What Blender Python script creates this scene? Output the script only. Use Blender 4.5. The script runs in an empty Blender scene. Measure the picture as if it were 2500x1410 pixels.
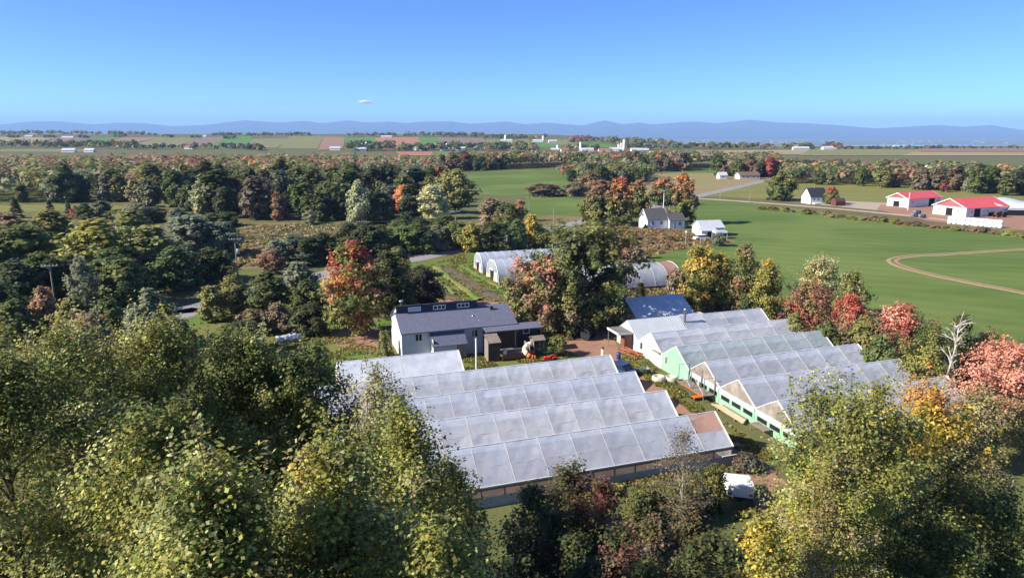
import bpy, math, random
import numpy as np
from math import radians, sin, cos, pi, sqrt, atan, hypot

SC = bpy.context.scene
COL = SC.collection
# ------------------------------------------------------------------ camera
FPX, CAMH, HORV = 1700.0, 30.0, 318.0
PITCH = atan((705 - HORV) / FPX)
cd = bpy.data.cameras.new('camera'); cam = bpy.data.objects.new('camera', cd); COL.objects.link(cam)
cam.location = (0, 0, CAMH); cam.rotation_euler = (pi / 2 - PITCH, 0, 0)
cd.sensor_width = 36.0; cd.lens = 36.0 * FPX / 2500.0
cd.clip_start = 0.1; cd.clip_end = 120000.0
SC.camera = cam
# ------------------------------------------------------------------ sky, sun, exposure
SUN_EL = radians(33.5)
sdir = np.array([-0.965, -0.26])            # towards the sun, on the ground
SUN_ROT = math.atan2(sdir[0], sdir[1])
wd = bpy.data.worlds.new('World'); SC.world = wd; wd.use_nodes = True
nt = wd.node_tree; nt.nodes.clear()
sk = nt.nodes.new('ShaderNodeTexSky'); sk.sky_type = 'NISHITA'; sk.sun_disc = False
sk.sun_elevation = SUN_EL; sk.sun_rotation = SUN_ROT
sk.altitude = 2000; sk.air_density = 0.5; sk.dust_density = 1.6; sk.ozone_density = 10.0
bg = nt.nodes.new('ShaderNodeBackground'); bg.inputs[1].default_value = 0.112
ow = nt.nodes.new('ShaderNodeOutputWorld')
nt.links.new(sk.outputs[0], bg.inputs[0]); nt.links.new(bg.outputs[0], ow.inputs[0])
sl = bpy.data.lights.new('sun', 'SUN'); sl.energy = 4.3; sl.angle = radians(0.53); sl.color = (1.0, 0.93, 0.82)
so = bpy.data.objects.new('sun', sl); COL.objects.link(so)
so.rotation_euler = (pi / 2 - SUN_EL, 0, math.atan2(sdir[1], sdir[0]) + pi / 2)
so.location = (-60, 30, 80)
SC.view_settings.view_transform = 'Standard'; SC.view_settings.look = 'None'
SC.view_settings.exposure = 1.28; SC.view_settings.gamma = 1.0
try: SC.view_settings.use_curve_mapping = False
except Exception: pass
SC.render.engine = 'CYCLES'
cy = SC.cycles
cy.max_bounces = 8; cy.diffuse_bounces = 4; cy.glossy_bounces = 2; cy.transmission_bounces = 3
cy.transparent_max_bounces = 10; cy.volume_bounces = 0; cy.caustics_reflective = False; cy.caustics_refractive = False
cy.use_denoising = True

# ------------------------------------------------------------------ placement helpers
CP, SP = cos(PITCH), sin(PITCH)
def G(u, v, z=0.0):
    xn, yn = (u - 1250) / FPX, (v - 705) / FPX
    fw, dn = CP - yn * SP, SP + yn * CP
    t = (CAMH - z) / dn
    return (xn * t, fw * t)
def at(u, v, Y):
    xn, yn = (u - 1250) / FPX, (v - 705) / FPX
    t = Y / (CP - yn * SP)
    return (xn * t, CAMH - (SP + yn * CP) * t)
def vz(y, v):            # height seen at row v over ground distance y
    yn = (v - 705) / FPX
    return CAMH - (SP + yn * CP) * y / (CP - yn * SP)
FA = radians(18.6)       # bearing of the farm's roof ridges
def W(a, q, z=0.0):      # farm frame: a along the ridges, q away from the camera
    return (a * cos(FA) - q * sin(FA), a * sin(FA) + q * cos(FA), z)
def smooth(a, b, x):
    t = np.clip((np.asarray(x, float) - a) / (b - a), 0, 1); return t * t * (3 - 2 * t)

# ------------------------------------------------------------------ materials
MATS = {}
def new_mat(name):
    m = bpy.data.materials.new(name); m.use_nodes = True; m.node_tree.nodes.clear(); return m, m.node_tree
def N(t, kind, **kw):
    n = t.nodes.new(kind)
    for k, v in kw.items(): setattr(n, k, v)
    return n
def mat(name, col, col2=None, scale=1.0, rough=0.8, detail=5.0, spec=0.3, bump=0.0, bscale=None, metal=0.0, stretch=None, contrast=0.25, col3=None, scale3=0.05, stripes=None):
    if name in MATS: return MATS[name]
    m, t = new_mat(name); MATS[name] = m
    out = N(t, 'ShaderNodeOutputMaterial'); bs = N(t, 'ShaderNodeBsdfPrincipled')
    bs.inputs['Roughness'].default_value = rough; bs.inputs['Specular IOR Level'].default_value = spec
    bs.inputs['Metallic'].default_value = metal
    t.links.new(bs.outputs[0], out.inputs[0])
    if col2 is None: col2 = tuple(c * 0.72 for c in col)
    geo = N(t, 'ShaderNodeTexCoord'); src = geo.outputs['Object']
    if stretch:
        mp = N(t, 'ShaderNodeMapping'); mp.inputs['Scale'].default_value = stretch[:3]
        mp.inputs['Rotation'].default_value = (0, 0, stretch[3] if len(stretch) > 3 else 0)
        t.links.new(src, mp.inputs[0]); src = mp.outputs[0]
    nz = N(t, 'ShaderNodeTexNoise'); nz.inputs['Scale'].default_value = scale; nz.inputs['Detail'].default_value = detail
    nz.inputs['Roughness'].default_value = 0.62
    t.links.new(src, nz.inputs['Vector'])
    rp = N(t, 'ShaderNodeValToRGB')
    rp.color_ramp.elements[0].position = 0.5 - contrast; rp.color_ramp.elements[1].position = 0.5 + contrast
    rp.color_ramp.elements[0].color = (*col2, 1); rp.color_ramp.elements[1].color = (*col, 1)
    t.links.new(nz.outputs[0], rp.inputs[0]); cout = rp.outputs[0]
    if col3 is not None:
        n3 = N(t, 'ShaderNodeTexNoise'); n3.inputs['Scale'].default_value = scale3; n3.inputs['Detail'].default_value = 4
        t.links.new(geo.outputs['Object'], n3.inputs['Vector'])
        r3 = N(t, 'ShaderNodeValToRGB'); r3.color_ramp.elements[0].position = 0.47; r3.color_ramp.elements[1].position = 0.6
        t.links.new(n3.outputs[0], r3.inputs[0])
        mx = N(t, 'ShaderNodeMix', data_type='RGBA'); t.links.new(r3.outputs[0], mx.inputs[0])
        t.links.new(cout, mx.inputs[6]); mx.inputs[7].default_value = (*col3, 1); cout = mx.outputs[2]
    if stripes:                          # mowing bands: (scale, bearing, depth)
        mp2 = N(t, 'ShaderNodeMapping'); mp2.inputs['Rotation'].default_value = (0, 0, stripes[1]); t.links.new(geo.outputs['Object'], mp2.inputs[0])
        wv = N(t, 'ShaderNodeTexWave'); wv.inputs['Scale'].default_value = stripes[0]; wv.inputs['Distortion'].default_value = 5.0; wv.inputs['Detail'].default_value = 3; wv.inputs['Detail Scale'].default_value = .6
        t.links.new(mp2.outputs[0], wv.inputs['Vector']); mr = N(t, 'ShaderNodeMapRange'); mr.inputs[3].default_value = 1 - stripes[2]; mr.inputs[4].default_value = 1 + stripes[2]
        t.links.new(wv.outputs[1], mr.inputs[0]); ml = N(t, 'ShaderNodeMix', data_type='RGBA', blend_type='MULTIPLY'); ml.inputs[0].default_value = 1
        t.links.new(cout, ml.inputs[6]); t.links.new(mr.outputs[0], ml.inputs[7]); cout = ml.outputs[2]
    t.links.new(cout, bs.inputs['Base Color'])
    if bump:
        n2 = N(t, 'ShaderNodeTexNoise'); n2.inputs['Scale'].default_value = bscale or scale * 4; n2.inputs['Detail'].default_value = 6
        t.links.new(src, n2.inputs['Vector'])
        bp = N(t, 'ShaderNodeBump'); bp.inputs['Strength'].default_value = bump; bp.inputs['Distance'].default_value = 0.1
        t.links.new(n2.outputs[0], bp.inputs['Height']); t.links.new(bp.outputs[0], bs.inputs['Normal'])
    return m
def leaf_mat():
    m, t = new_mat('foliage'); out = N(t, 'ShaderNodeOutputMaterial')
    at_ = N(t, 'ShaderNodeAttribute', attribute_name='tint'); oi = N(t, 'ShaderNodeObjectInfo')
    mx = N(t, 'ShaderNodeMix', data_type='RGBA', blend_type='MULTIPLY'); mx.inputs[0].default_value = 1
    t.links.new(at_.outputs['Color'], mx.inputs[6]); t.links.new(oi.outputs['Color'], mx.inputs[7])
    bs = N(t, 'ShaderNodeBsdfPrincipled'); bs.inputs['Roughness'].default_value = 0.6; bs.inputs['Specular IOR Level'].default_value = 0.22
    tr = N(t, 'ShaderNodeBsdfTranslucent'); ms = N(t, 'ShaderNodeMixShader'); ms.inputs[0].default_value = 0.42
    t.links.new(mx.outputs[2], bs.inputs['Base Color']); t.links.new(mx.outputs[2], tr.inputs[0])
    t.links.new(bs.outputs[0], ms.inputs[1]); t.links.new(tr.outputs[0], ms.inputs[2]); t.links.new(ms.outputs[0], out.inputs[0])
    return m
LEAF = leaf_mat()
def film_mat(name, col, alpha=0.75, dirt=None, trans=0.5, rough=0.28, gloss=0.5):
    """greenhouse film: scatters, lets light through, part clear"""
    m, t = new_mat(name); MATS[name] = m
    out = N(t, 'ShaderNodeOutputMaterial'); geo = N(t, 'ShaderNodeNewGeometry')
    nz = N(t, 'ShaderNodeTexNoise'); nz.inputs['Scale'].default_value = 0.6; nz.inputs['Detail'].default_value = 6; nz.inputs['Roughness'].default_value = 0.65
    t.links.new(geo.outputs['Position'], nz.inputs['Vector'])
    rp = N(t, 'ShaderNodeValToRGB'); rp.color_ramp.elements[0].position = 0.33; rp.color_ramp.elements[1].position = 0.62
    d = dirt or tuple(c * 0.78 for c in col)
    rp.color_ramp.elements[0].color = (*d, 1); rp.color_ramp.elements[1].color = (*col, 1)
    t.links.new(nz.outputs[0], rp.inputs[0])
    bs = N(t, 'ShaderNodeBsdfPrincipled'); bs.inputs['Roughness'].default_value = rough; bs.inputs['Specular IOR Level'].default_value = gloss
    tl = N(t, 'ShaderNodeBsdfTranslucent'); ms = N(t, 'ShaderNodeMixShader'); ms.inputs[0].default_value = trans
    nb = N(t, 'ShaderNodeTexNoise'); nb.inputs['Scale'].default_value = 1.1; nb.inputs['Detail'].default_value = 4; nb.inputs['Distortion'].default_value = 1.5
    bp = N(t, 'ShaderNodeBump'); bp.inputs['Strength'].default_value = 0.16; bp.inputs['Distance'].default_value = 0.15
    t.links.new(geo.outputs['Position'], nb.inputs['Vector']); t.links.new(nb.outputs[0], bp.inputs['Height']); t.links.new(bp.outputs[0], bs.inputs['Normal'])
    t.links.new(rp.outputs[0], bs.inputs['Base Color']); t.links.new(rp.outputs[0], tl.inputs[0])
    t.links.new(bs.outputs[0], ms.inputs[1]); t.links.new(tl.outputs[0], ms.inputs[2])
    if alpha < 1:
        tp = N(t, 'ShaderNodeBsdfTransparent'); m2 = N(t, 'ShaderNodeMixShader')
        mr = N(t, 'ShaderNodeMapRange'); mr.inputs[1].default_value = 0.3; mr.inputs[2].default_value = 0.7
        mr.inputs[3].default_value = alpha + 0.1; mr.inputs[4].default_value = alpha - 0.1
        n2 = N(t, 'ShaderNodeTexNoise'); n2.inputs['Scale'].default_value = 0.25; n2.inputs['Detail'].default_value = 3
        t.links.new(geo.outputs['Position'], n2.inputs['Vector']); t.links.new(n2.outputs[0], mr.inputs[0])
        t.links.new(mr.outputs[0], m2.inputs[0]); t.links.new(tp.outputs[0], m2.inputs[1]); t.links.new(ms.outputs[0], m2.inputs[2])
        t.links.new(m2.outputs[0], out.inputs[0])
    else: t.links.new(ms.outputs[0], out.inputs[0])
    return m
def glass_mat():
    m, t = new_mat('window_glass'); out = N(t, 'ShaderNodeOutputMaterial'); bs = N(t, 'ShaderNodeBsdfPrincipled')
    bs.inputs['Base Color'].default_value = (0.02, 0.025, 0.03, 1); bs.inputs['Roughness'].default_value = 0.06; bs.inputs['Specular IOR Level'].default_value = 0.6
    t.links.new(bs.outputs[0], out.inputs[0]); return m
GLASS = glass_mat()

M_grass = mat('meadow_grass', (0.115, 0.145, 0.038), (0.06, 0.085, 0.025), scale=0.35, bump=0.5, bscale=3.0, col3=(0.16, 0.125, 0.06), scale3=0.03, spec=0.1)
M_field = mat('bright_green_field', (0.112, 0.156, 0.034), (0.068, 0.112, 0.025), scale=0.09, bump=0.4, bscale=2.5, col3=(0.125, 0.165, 0.042), scale3=0.02, spec=0.1, stretch=(0.12, 1.5, 1, 0.25), detail=9, contrast=0.16, stripes=(.05, radians(-62), .055))
M_mead2 = mat('lawn_grass', (0.115, 0.18, 0.035), (0.07, 0.115, 0.025), scale=0.5, bump=0.6, bscale=4.0, col3=(0.15, 0.15, 0.05), scale3=0.07, spec=0.1)
M_soy = mat('ripening_crop', (0.20, 0.19, 0.055), (0.13, 0.135, 0.04), scale=0.08, stripes=(.05, radians(-60), .08), bump=0.5, bscale=1.5, spec=0.1, stretch=(0.3, 1.4, 1, 0.4))
M_stub = mat('stubble', (0.27, 0.20, 0.10), (0.20, 0.155, 0.075), scale=0.06, bump=0.4, bscale=1.2, col3=(0.2, 0.2, 0.08), scale3=0.02, spec=0.1, stretch=(0.3, 1.6, 1, 0.3))
M_weed = mat('dry_weeds', (0.25, 0.165, 0.085), (0.13, 0.105, 0.05), scale=0.3, bump=0.7, bscale=2.0, spec=0.1, col3=(0.13, 0.13, 0.045), scale3=0.06)
M_dirt = mat('red_dirt', (0.33, 0.185, 0.125), (0.22, 0.125, 0.085), scale=0.5, bump=0.4, bscale=5, spec=0.1)
M_soil = mat('tilled_soil', (0.16, 0.115, 0.09), (0.10, 0.075, 0.06), scale=0.8, bump=0.7, bscale=5, spec=0.1)
M_asph = mat('asphalt', (0.27, 0.255, 0.25), (0.20, 0.19, 0.185), scale=0.8, bump=0.1, spec=0.25)
M_gravel = mat('pale_gravel', (0.40, 0.33, 0.26), (0.28, 0.23, 0.18), scale=0.7, bump=0.3, spec=0.1)
M_floor = mat('greenhouse_soil', (0.26, 0.16, 0.115), (0.13, 0.11, 0.07), scale=0.7, spec=0.1)
M_white = mat('white_paint', (0.80, 0.80, 0.78), (0.68, 0.68, 0.66), scale=0.7, rough=0.6)
M_wdirty = mat('dirty_white', (0.62, 0.58, 0.52), (0.38, 0.34, 0.29), scale=0.9, rough=0.8)
M_mint = mat('mint_paint', (0.27, 0.49, 0.31), (0.21, 0.40, 0.25), scale=0.5, rough=0.7)
M_bluegrey = mat('grey_siding', (0.42, 0.46, 0.50), (0.35, 0.385, 0.42), scale=0.8, rough=0.7)
M_shingle = mat('shingles', (0.135, 0.145, 0.20), (0.085, 0.09, 0.13), scale=3.0, rough=0.85, bump=0.4, bscale=6)
M_dshingle = mat('dark_shingles', (0.10, 0.095, 0.10), (0.07, 0.066, 0.072), scale=1.6, rough=0.85, bump=0.3)
M_navy = mat('navy_board', (0.025, 0.03, 0.055), (0.018, 0.022, 0.04), scale=1.2, rough=0.6)
M_wood = mat('weathered_wood', (0.26, 0.215, 0.175), (0.15, 0.125, 0.10), scale=1.2, rough=0.9, stretch=(1, 1, 6))
M_dwood = mat('dark_wood', (0.09, 0.065, 0.05), (0.05, 0.038, 0.03), scale=1.5, rough=0.9)
M_rwood = mat('red_brown_wood', (0.22, 0.085, 0.055), (0.13, 0.055, 0.038), scale=1.4, rough=0.85)
M_plank = mat('fresh_plank', (0.55, 0.42, 0.27), (0.42, 0.31, 0.2), scale=1.5, rough=0.85)
M_metal = mat('galvanised_sheet', (0.62, 0.64, 0.66), (0.50, 0.52, 0.54), scale=0.6, rough=0.45, metal=0.25)
M_steel = mat('steel_pipe', (0.42, 0.42, 0.43), (0.28, 0.27, 0.27), scale=2.0, rough=0.4, metal=0.6)
M_bluemet = mat('grey_blue_sheet', (0.60, 0.64, 0.71), (0.50, 0.54, 0.61), scale=0.5, rough=0.4, metal=0.2)
M_red = mat('red_metal_roof', (0.62, 0.10, 0.10), (0.54, 0.085, 0.085), scale=0.3, rough=0.5)
M_barn = mat('barn_red_wood', (0.17, 0.055, 0.035), (0.10, 0.035, 0.025), scale=1.0, rough=0.9)
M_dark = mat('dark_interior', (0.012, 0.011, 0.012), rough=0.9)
M_pole = mat('pole_wood', (0.30, 0.26, 0.22), (0.20, 0.17, 0.14), scale=2.0, rough=0.9, stretch=(4, 4, 0.5))
M_bark = mat('bark', (0.11, 0.085, 0.065), (0.055, 0.043, 0.033), scale=3.0, rough=0.95, bump=0.4)
M_birch = mat('pale_bark', (0.52, 0.49, 0.44), (0.26, 0.235, 0.2), scale=2.2, rough=0.85)
M_black = mat('black_rubber', (0.02, 0.02, 0.022), rough=0.7)
M_orange = mat('orange_paint', (0.70, 0.17, 0.03), (0.5, 0.11, 0.025), scale=1.0, rough=0.45)
M_redp = mat('red_machine_paint', (0.55, 0.035, 0.03), (0.42, 0.03, 0.025), scale=1.0, rough=0.35, spec=0.5)
M_cream = mat('cream_plastic', (0.72, 0.60, 0.43), (0.6, 0.49, 0.35), scale=1.0, rough=0.45)
M_sack = mat('sack_fabric', (0.62, 0.55, 0.44), (0.42, 0.36, 0.28), scale=1.5, rough=0.95, bump=0.5)
M_blue = mat('blue_paint', (0.03, 0.06, 0.22), (0.02, 0.04, 0.15), scale=1.0, rough=0.3, spec=0.6)
M_brick = mat('chimney_brick', (0.30, 0.24, 0.2), (0.2, 0.16, 0.13), scale=4, rough=0.9)
M_bale = mat('bale_wrap', (0.82, 0.83, 0.83), (0.72, 0.73, 0.73), scale=1.5, rough=0.35)
M_mount = mat('mountain_forest', (0.055, 0.055, 0.035), (0.035, 0.04, 0.028), scale=0.002, rough=1.0, spec=0.0)
M_silo = mat('silo_concrete', (0.62, 0.61, 0.58), (0.5, 0.49, 0.46), scale=0.5, rough=0.8)
F_film = film_mat('clear_film', (0.70, 0.75, 0.86), 0.80, dirt=(0.54, 0.60, 0.72))
F_film2 = film_mat('hazy_film', (0.75, 0.79, 0.87), 0.82, dirt=(0.57, 0.62, 0.71))
F_green = film_mat('algae_film', (0.58, 0.67, 0.73), 0.84, dirt=(0.46, 0.56, 0.59))
F_white = film_mat('white_film', (0.72, 0.75, 0.82), 1.0, trans=0.3)
F_dirty = film_mat('stained_film', (0.62, 0.56, 0.48), 0.85, dirt=(0.33, 0.27, 0.22), rough=0.5)
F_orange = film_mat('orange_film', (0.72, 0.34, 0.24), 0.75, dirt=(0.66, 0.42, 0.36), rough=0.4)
F_clear = film_mat('thin_end_film', (0.7, 0.72, 0.72), 0.55, rough=0.25)

# ------------------------------------------------------------------ mesh helpers
def add_mesh(name, v, f, m, parent=None, smooth_=False):
    me = bpy.data.meshes.new(name); me.from_pydata([tuple(p) for p in v], [], [tuple(q) for q in f]); me.update()
    for mm in (m if isinstance(m, (list, tuple)) else [m]): me.materials.append(mm)
    if smooth_: me.polygons.foreach_set('use_smooth', [True] * len(me.polygons))
    o = bpy.data.objects.new(name, me); COL.objects.link(o)
    if parent: o.parent = parent
    return o
BARCS = {}
class MB:
    def __init__(s): s.v = []; s.f = []
    def quad(s, a, b, c, d):
        n = len(s.v); s.v += [a, b, c, d]; s.f.append((n, n + 1, n + 2, n + 3)); return s
    def poly(s, pts):
        n = len(s.v); s.v += list(pts); s.f.append(tuple(range(n, n + len(pts)))); return s
    def box(s, x0, x1, y0, y1, z0, z1):
        n = len(s.v)
        s.v += [(x0, y0, z0), (x1, y0, z0), (x1, y1, z0), (x0, y1, z0), (x0, y0, z1), (x1, y0, z1), (x1, y1, z1), (x0, y1, z1)]
        for q in ((0, 3, 2, 1), (4, 5, 6, 7), (0, 1, 5, 4), (1, 2, 6, 5), (2, 3, 7, 6), (3, 0, 4, 7)): s.f.append(tuple(n + i for i in q))
        return s
    def extrude(s, pts, off):       # closed outline pushed by off
        n = len(s.v); k = len(pts); s.v += list(pts) + [tuple(p[i] + off[i] for i in range(3)) for p in pts]
        s.f.append(tuple(n + i for i in reversed(range(k)))); s.f.append(tuple(n + k + i for i in range(k)))
        for i in range(k): j = (i + 1) % k; s.f.append((n + i, n + j, n + k + j, n + k + i))
        return s
    def bar(s, a, b, r, r2=None, sides=6):
        ax, ay, az = float(a[0]), float(a[1]), float(a[2]); bx, by, bz = float(b[0]), float(b[1]), float(b[2])
        dx, dy, dz = bx - ax, by - ay, bz - az; L = sqrt(dx * dx + dy * dy + dz * dz)
        if L < 1e-6: return s
        dx /= L; dy /= L; dz /= L
        if abs(dz) < 0.9: xx, xy, xz = dy, -dx, 0.0
        else: xx, xy, xz = 0.0, dz, -dy
        q = sqrt(xx * xx + xy * xy + xz * xz); xx /= q; xy /= q; xz /= q
        yx, yy, yz = dy * xz - dz * xy, dz * xx - dx * xz, dx * xy - dy * xx
        n = len(s.v); r2 = r if r2 is None else r2; cs = BARCS.setdefault(sides, [(cos(2 * pi * i / sides), sin(2 * pi * i / sides)) for i in range(sides)])
        for cx, cy_, cz, rr in ((ax, ay, az, r), (bx, by, bz, r2)):
            for c, s_ in cs: s.v.append((cx + rr * (c * xx + s_ * yx), cy_ + rr * (c * xy + s_ * yy), cz + rr * (c * xz + s_ * yz)))
        for i in range(sides): j = (i + 1) % sides; s.f.append((n + i, n + j, n + sides + j, n + sides + i))
        s.f.append(tuple(n + i for i in reversed(range(sides)))); s.f.append(tuple(n + sides + i for i in range(sides)))
        return s
    def lathe(s, prof, cx=0, cy_=0, z0=0, sides=16):
        n = len(s.v)
        for r, z in prof:
            for i in range(sides): t = 2 * pi * i / sides; s.v.append((cx + r * cos(t), cy_ + r * sin(t), z0 + z))
        for k in range(len(prof) - 1):
            for i in range(sides): j = (i + 1) % sides; s.f.append((n + k * sides + i, n + k * sides + j, n + (k + 1) * sides + j, n + (k + 1) * sides + i))
        s.f.append(tuple(n + (len(prof) - 1) * sides + i for i in range(sides)))
        return s
    def build(s, name, m, parent=None, smooth_=False): return add_mesh(name, s.v, s.f, m, parent, smooth_)
def thing(name, label, cat, loc=(0, 0, 0), rz=0.0, group=None):
    o = bpy.data.objects.new(name, None); COL.objects.link(o); o.empty_display_size = 0.5
    o.location = loc; o.rotation_euler = (0, 0, rz); o['label'] = label; o['category'] = cat
    if group: o['group'] = group
    return o
def tag(o, label, cat, group=None):
    o['label'] = label; o['category'] = cat
    if group: o['group'] = group
    return o
def struct(o, label, kind='structure'):
    o['kind'] = kind; o['label'] = label; return o
def copy_tree(o, parent=None):
    c = o.copy(); COL.objects.link(c); c.parent = parent
    for ch in o.children: copy_tree(ch, c)
    return c

# ------------------------------------------------------------------ terrain
def vnoise(x, y, seed=0):
    x = np.asarray(x, float); y = np.asarray(y, float)
    xi, yi = np.floor(x).astype(np.int64), np.floor(y).astype(np.int64); fx, fy = x - xi, y - yi
    fx = fx * fx * (3 - 2 * fx); fy = fy * fy * (3 - 2 * fy)
    def h(i, j):
        n = (i * 374761393 + j * 668265263 + seed * 974711) & 0x7fffffff
        n = ((n ^ (n >> 13)) * 1274126177) & 0x7fffffff
        return ((n ^ (n >> 16)) & 0xffff) / 65535.0
    return (h(xi, yi) * (1 - fx) + h(xi + 1, yi) * fx) * (1 - fy) + (h(xi, yi + 1) * (1 - fx) + h(xi + 1, yi + 1) * fx) * fy
def fbm(x, y, seed=0, o=4):
    a = 0; w = 0.5
    for k in range(o): a = a + w * vnoise(np.asarray(x) * 2 ** k, np.asarray(y) * 2 ** k, seed + k * 17); w *= 0.5
    return a
def T(x, y):
    x = np.asarray(x, float); y = np.asarray(y, float); az = x / np.maximum(y, 50)
    hf = 1 - smooth(0.02, 0.24, az)
    z = hf * 16 * smooth(900, 2500, y) + 2.5 * smooth(900, 1800, y) * (fbm(x / 700, y / 700, 5, 3) - 0.45)
    ye = 1380 + 1250 * hf
    return z - (122 + 28 * hf) * smooth(ye, ye + 4700, y) - 28 * (1 - hf) * smooth(ye, ye + 350, y) - 18 * hf * smooth(2600, 3400, y)
rows = np.concatenate([[-250, -100, 0], np.linspace(60, 900, 15), np.geomspace(950, 9000, 70), np.geomspace(9500, 24400, 14)])
azs = np.linspace(-1.15, 1.15, 121)
RX = azs[None, :] * (np.abs(rows)[:, None] + 350); RY = np.repeat(rows[:, None], len(azs), 1); RZ = T(RX, RY)
RZ[rows < 900, :] = 0
vv = np.stack([RX, RY, RZ], -1).reshape(-1, 3); nc = len(azs)
ff = [(j * nc + i, j * nc + i + 1, (j + 1) * nc + i + 1, (j + 1) * nc + i) for j in range(len(rows) - 1) for i in range(nc - 1)]
M_ground = mat('ground_cover', (0.13, 0.14, 0.048), (0.085, 0.095, 0.035), scale=0.12, bump=0.4, bscale=2.0, spec=0.1, col3=(0.13, 0.10, 0.05), scale3=0.01)
struct(add_mesh('ground', vv, ff, M_ground, smooth_=True), 'grassy plain running out to the far river valley')

def sheet(name, pts, m, label, dz=0.02, pix=True, z=0.0):
    P_ = [G(*p) for p in pts] if pix else pts
    return struct(add_mesh(name, [(x, y, z + dz) for x, y in P_], [tuple(range(len(P_)))][:1], m), label)
def strip(name, pts, width, m, label, dz=0.05, pix=True, bank=0.0):
    P_ = np.array([G(*p) for p in pts] if pix else pts)
    Q = []                       # Catmull-Rom
    for i in range(len(P_) - 1):
        p0, p1, p2, p3 = P_[max(i - 1, 0)], P_[i], P_[i + 1], P_[min(i + 2, len(P_) - 1)]
        for t in np.linspace(0, 1, 8, endpoint=False):
            Q.append(0.5 * ((2 * p1) + (-p0 + p2) * t + (2 * p0 - 5 * p1 + 4 * p2 - p3) * t * t + (-p0 + 3 * p1 - 3 * p2 + p3) * t ** 3))
    Q.append(P_[-1]); Q = np.array(Q); d = np.gradient(Q, axis=0); d /= np.linalg.norm(d, axis=1)[:, None]
    nn = np.stack([-d[:, 1], d[:, 0]], -1); w = width if np.ndim(width) else np.full(len(Q), width)
    wob = 1 + 0.3 * (vnoise(np.arange(len(Q)) * 0.9, np.zeros(len(Q)), 3) - 0.5)
    v = []
    for k in range(len(Q)):
        for s_, zz in ((-.5, 0), (-.44, dz), (.44, dz), (.5, 0)): p = Q[k] + nn[k] * s_ * w[k] * wob[k]; v.append((p[0], p[1], zz + 0.006))
    f = [(k * 4 + i, k * 4 + i + 1, k * 4 + 5 + i, k * 4 + 4 + i) for k in range(len(Q) - 1) for i in range(3)]
    return struct(add_mesh(name, v, f, m), label), Q

# near and middle fields, each its own sheet
sheet('green_field', [(1560, 640), (1600, 600), (1690, 575), (1850, 590), (1700, 560), (1690, 500), (1760, 487), (1900, 505), (2100, 527), (2250, 548), (2500, 573), (3400, 660), (3400, 900), (2500, 870), (2100, 800), (1700, 720)], M_field, 'large bright green hay field beyond the greenhouses', 0.02)
sheet('meadow_field', [(1070, 470), (1110, 425), (1300, 414), (1410, 420), (1420, 470), (1280, 478)], M_field, 'far green meadow below the wood', 0.03)
sheet('meadow_field', [(1270, 530), (1285, 482), (1440, 476), (1440, 535), (1340, 545)], M_field, 'bright green meadow between hedge and road', 0.025)
sheet('meadow_field', [(1600, 417), (1760, 408), (1780, 420), (1640, 424)], M_field, 'narrow green meadow in front of the wood', 0.03)
sheet('stubble_field', [(1560, 445), (1600, 424), (1880, 420), (1880, 438), (1700, 476), (1570, 476)], M_stub, 'tan stubble field beside the road', 0.035)
sheet('crop_field', [(1720, 478), (1890, 437), (2060, 440), (2500, 480), (3300, 560), (3300, 610), (2500, 525), (2160, 500), (1900, 488)], M_soy, 'yellowing crop field behind the red roofed barns', 0.035)
sheet('crop_field', [(-300, 522), (-300, 503), (260, 499), (310, 505), (280, 514)], M_soy, 'yellow green strip of field in front of the forest', 0.03)
sheet('weedy_field', [(560, 660), (590, 545), (860, 543), (1000, 560), (900, 590), (700, 650)], M_weed, 'rough brown field with dark rows', 0.02)
sheet('weedy_field', [(1360, 590), (1480, 548), (1560, 545), (1700, 562), (1800, 590), (1640, 612), (1560, 640), (1500, 620)], M_weed, 'dry brown weeds around the white house', 0.03)
sheet('weedy_field', [(1280, 540), (1340, 525), (1440, 530), (1440, 545), (1330, 560)], M_weed, 'dry roadside weeds by the meadow', 0.03)
sheet('lawn', [(440, 790), (520, 745), (800, 680), (1000, 645), (1160, 615), (1240, 690), (1240, 740), (960, 760), (960, 880), (1150, 960), (500, 960)], M_mead2, 'mown grass around the farm building', 0.012)
sheet('lawn', [(1120, 900), (1130, 850), (1400, 835), (1480, 845), (1520, 860), (1700, 1000), (1900, 1130), (1760, 1200), (1620, 960), (1500, 868), (1300, 890)], M_mead2, 'worn grass strip between the greenhouse blocks', 0.02)
sheet('dirt_yard', [(1260, 800), (1300, 745), (1560, 715), (1530, 790), (1500, 830), (1520, 870), (1480, 895), (1390, 860), (1330, 825)], M_dirt, 'reddish dirt farmyard beside the house', 0.03)
sheet('dirt_yard', [(780, 830), (860, 800), (960, 800), (960, 850), (930, 862), (850, 850)], M_dirt, 'bare reddish patch under the red maple', 0.03)
sheet('dirt_yard', [(2270, 540), (2140, 512), (2150, 500), (2320, 498), (3000, 540), (3000, 620), (2500, 563)], M_dirt, 'reddish yard around the red roofed barns', 0.045)
sheet('dirt_yard', [(2160, 515), (2000, 500), (2040, 490), (2180, 496)], M_gravel, 'pale worn ground beside the second white house', 0.04)
strip('dirt_lane', [(1480, 880), (1530, 905), (1600, 960), (1700, 1035), (1800, 1110), (1880, 1190), (1980, 1400)], 3.4, M_dirt, 'reddish dirt lane between the two greenhouse blocks', 0.04)
strip('field_track', [(3400, 905), (2900, 800), (2500, 715), (2330, 682), (2215, 655), (2178, 636), (2215, 626), (2300, 621), (2420, 613), (2560, 606)], 2.5, mat('sandy_track', (0.37, 0.235, 0.155), (0.27, 0.17, 0.115), scale=0.6, bump=0.3, spec=0.1), 'pale reddish dirt track curving through the green field', 0.07)
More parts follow.
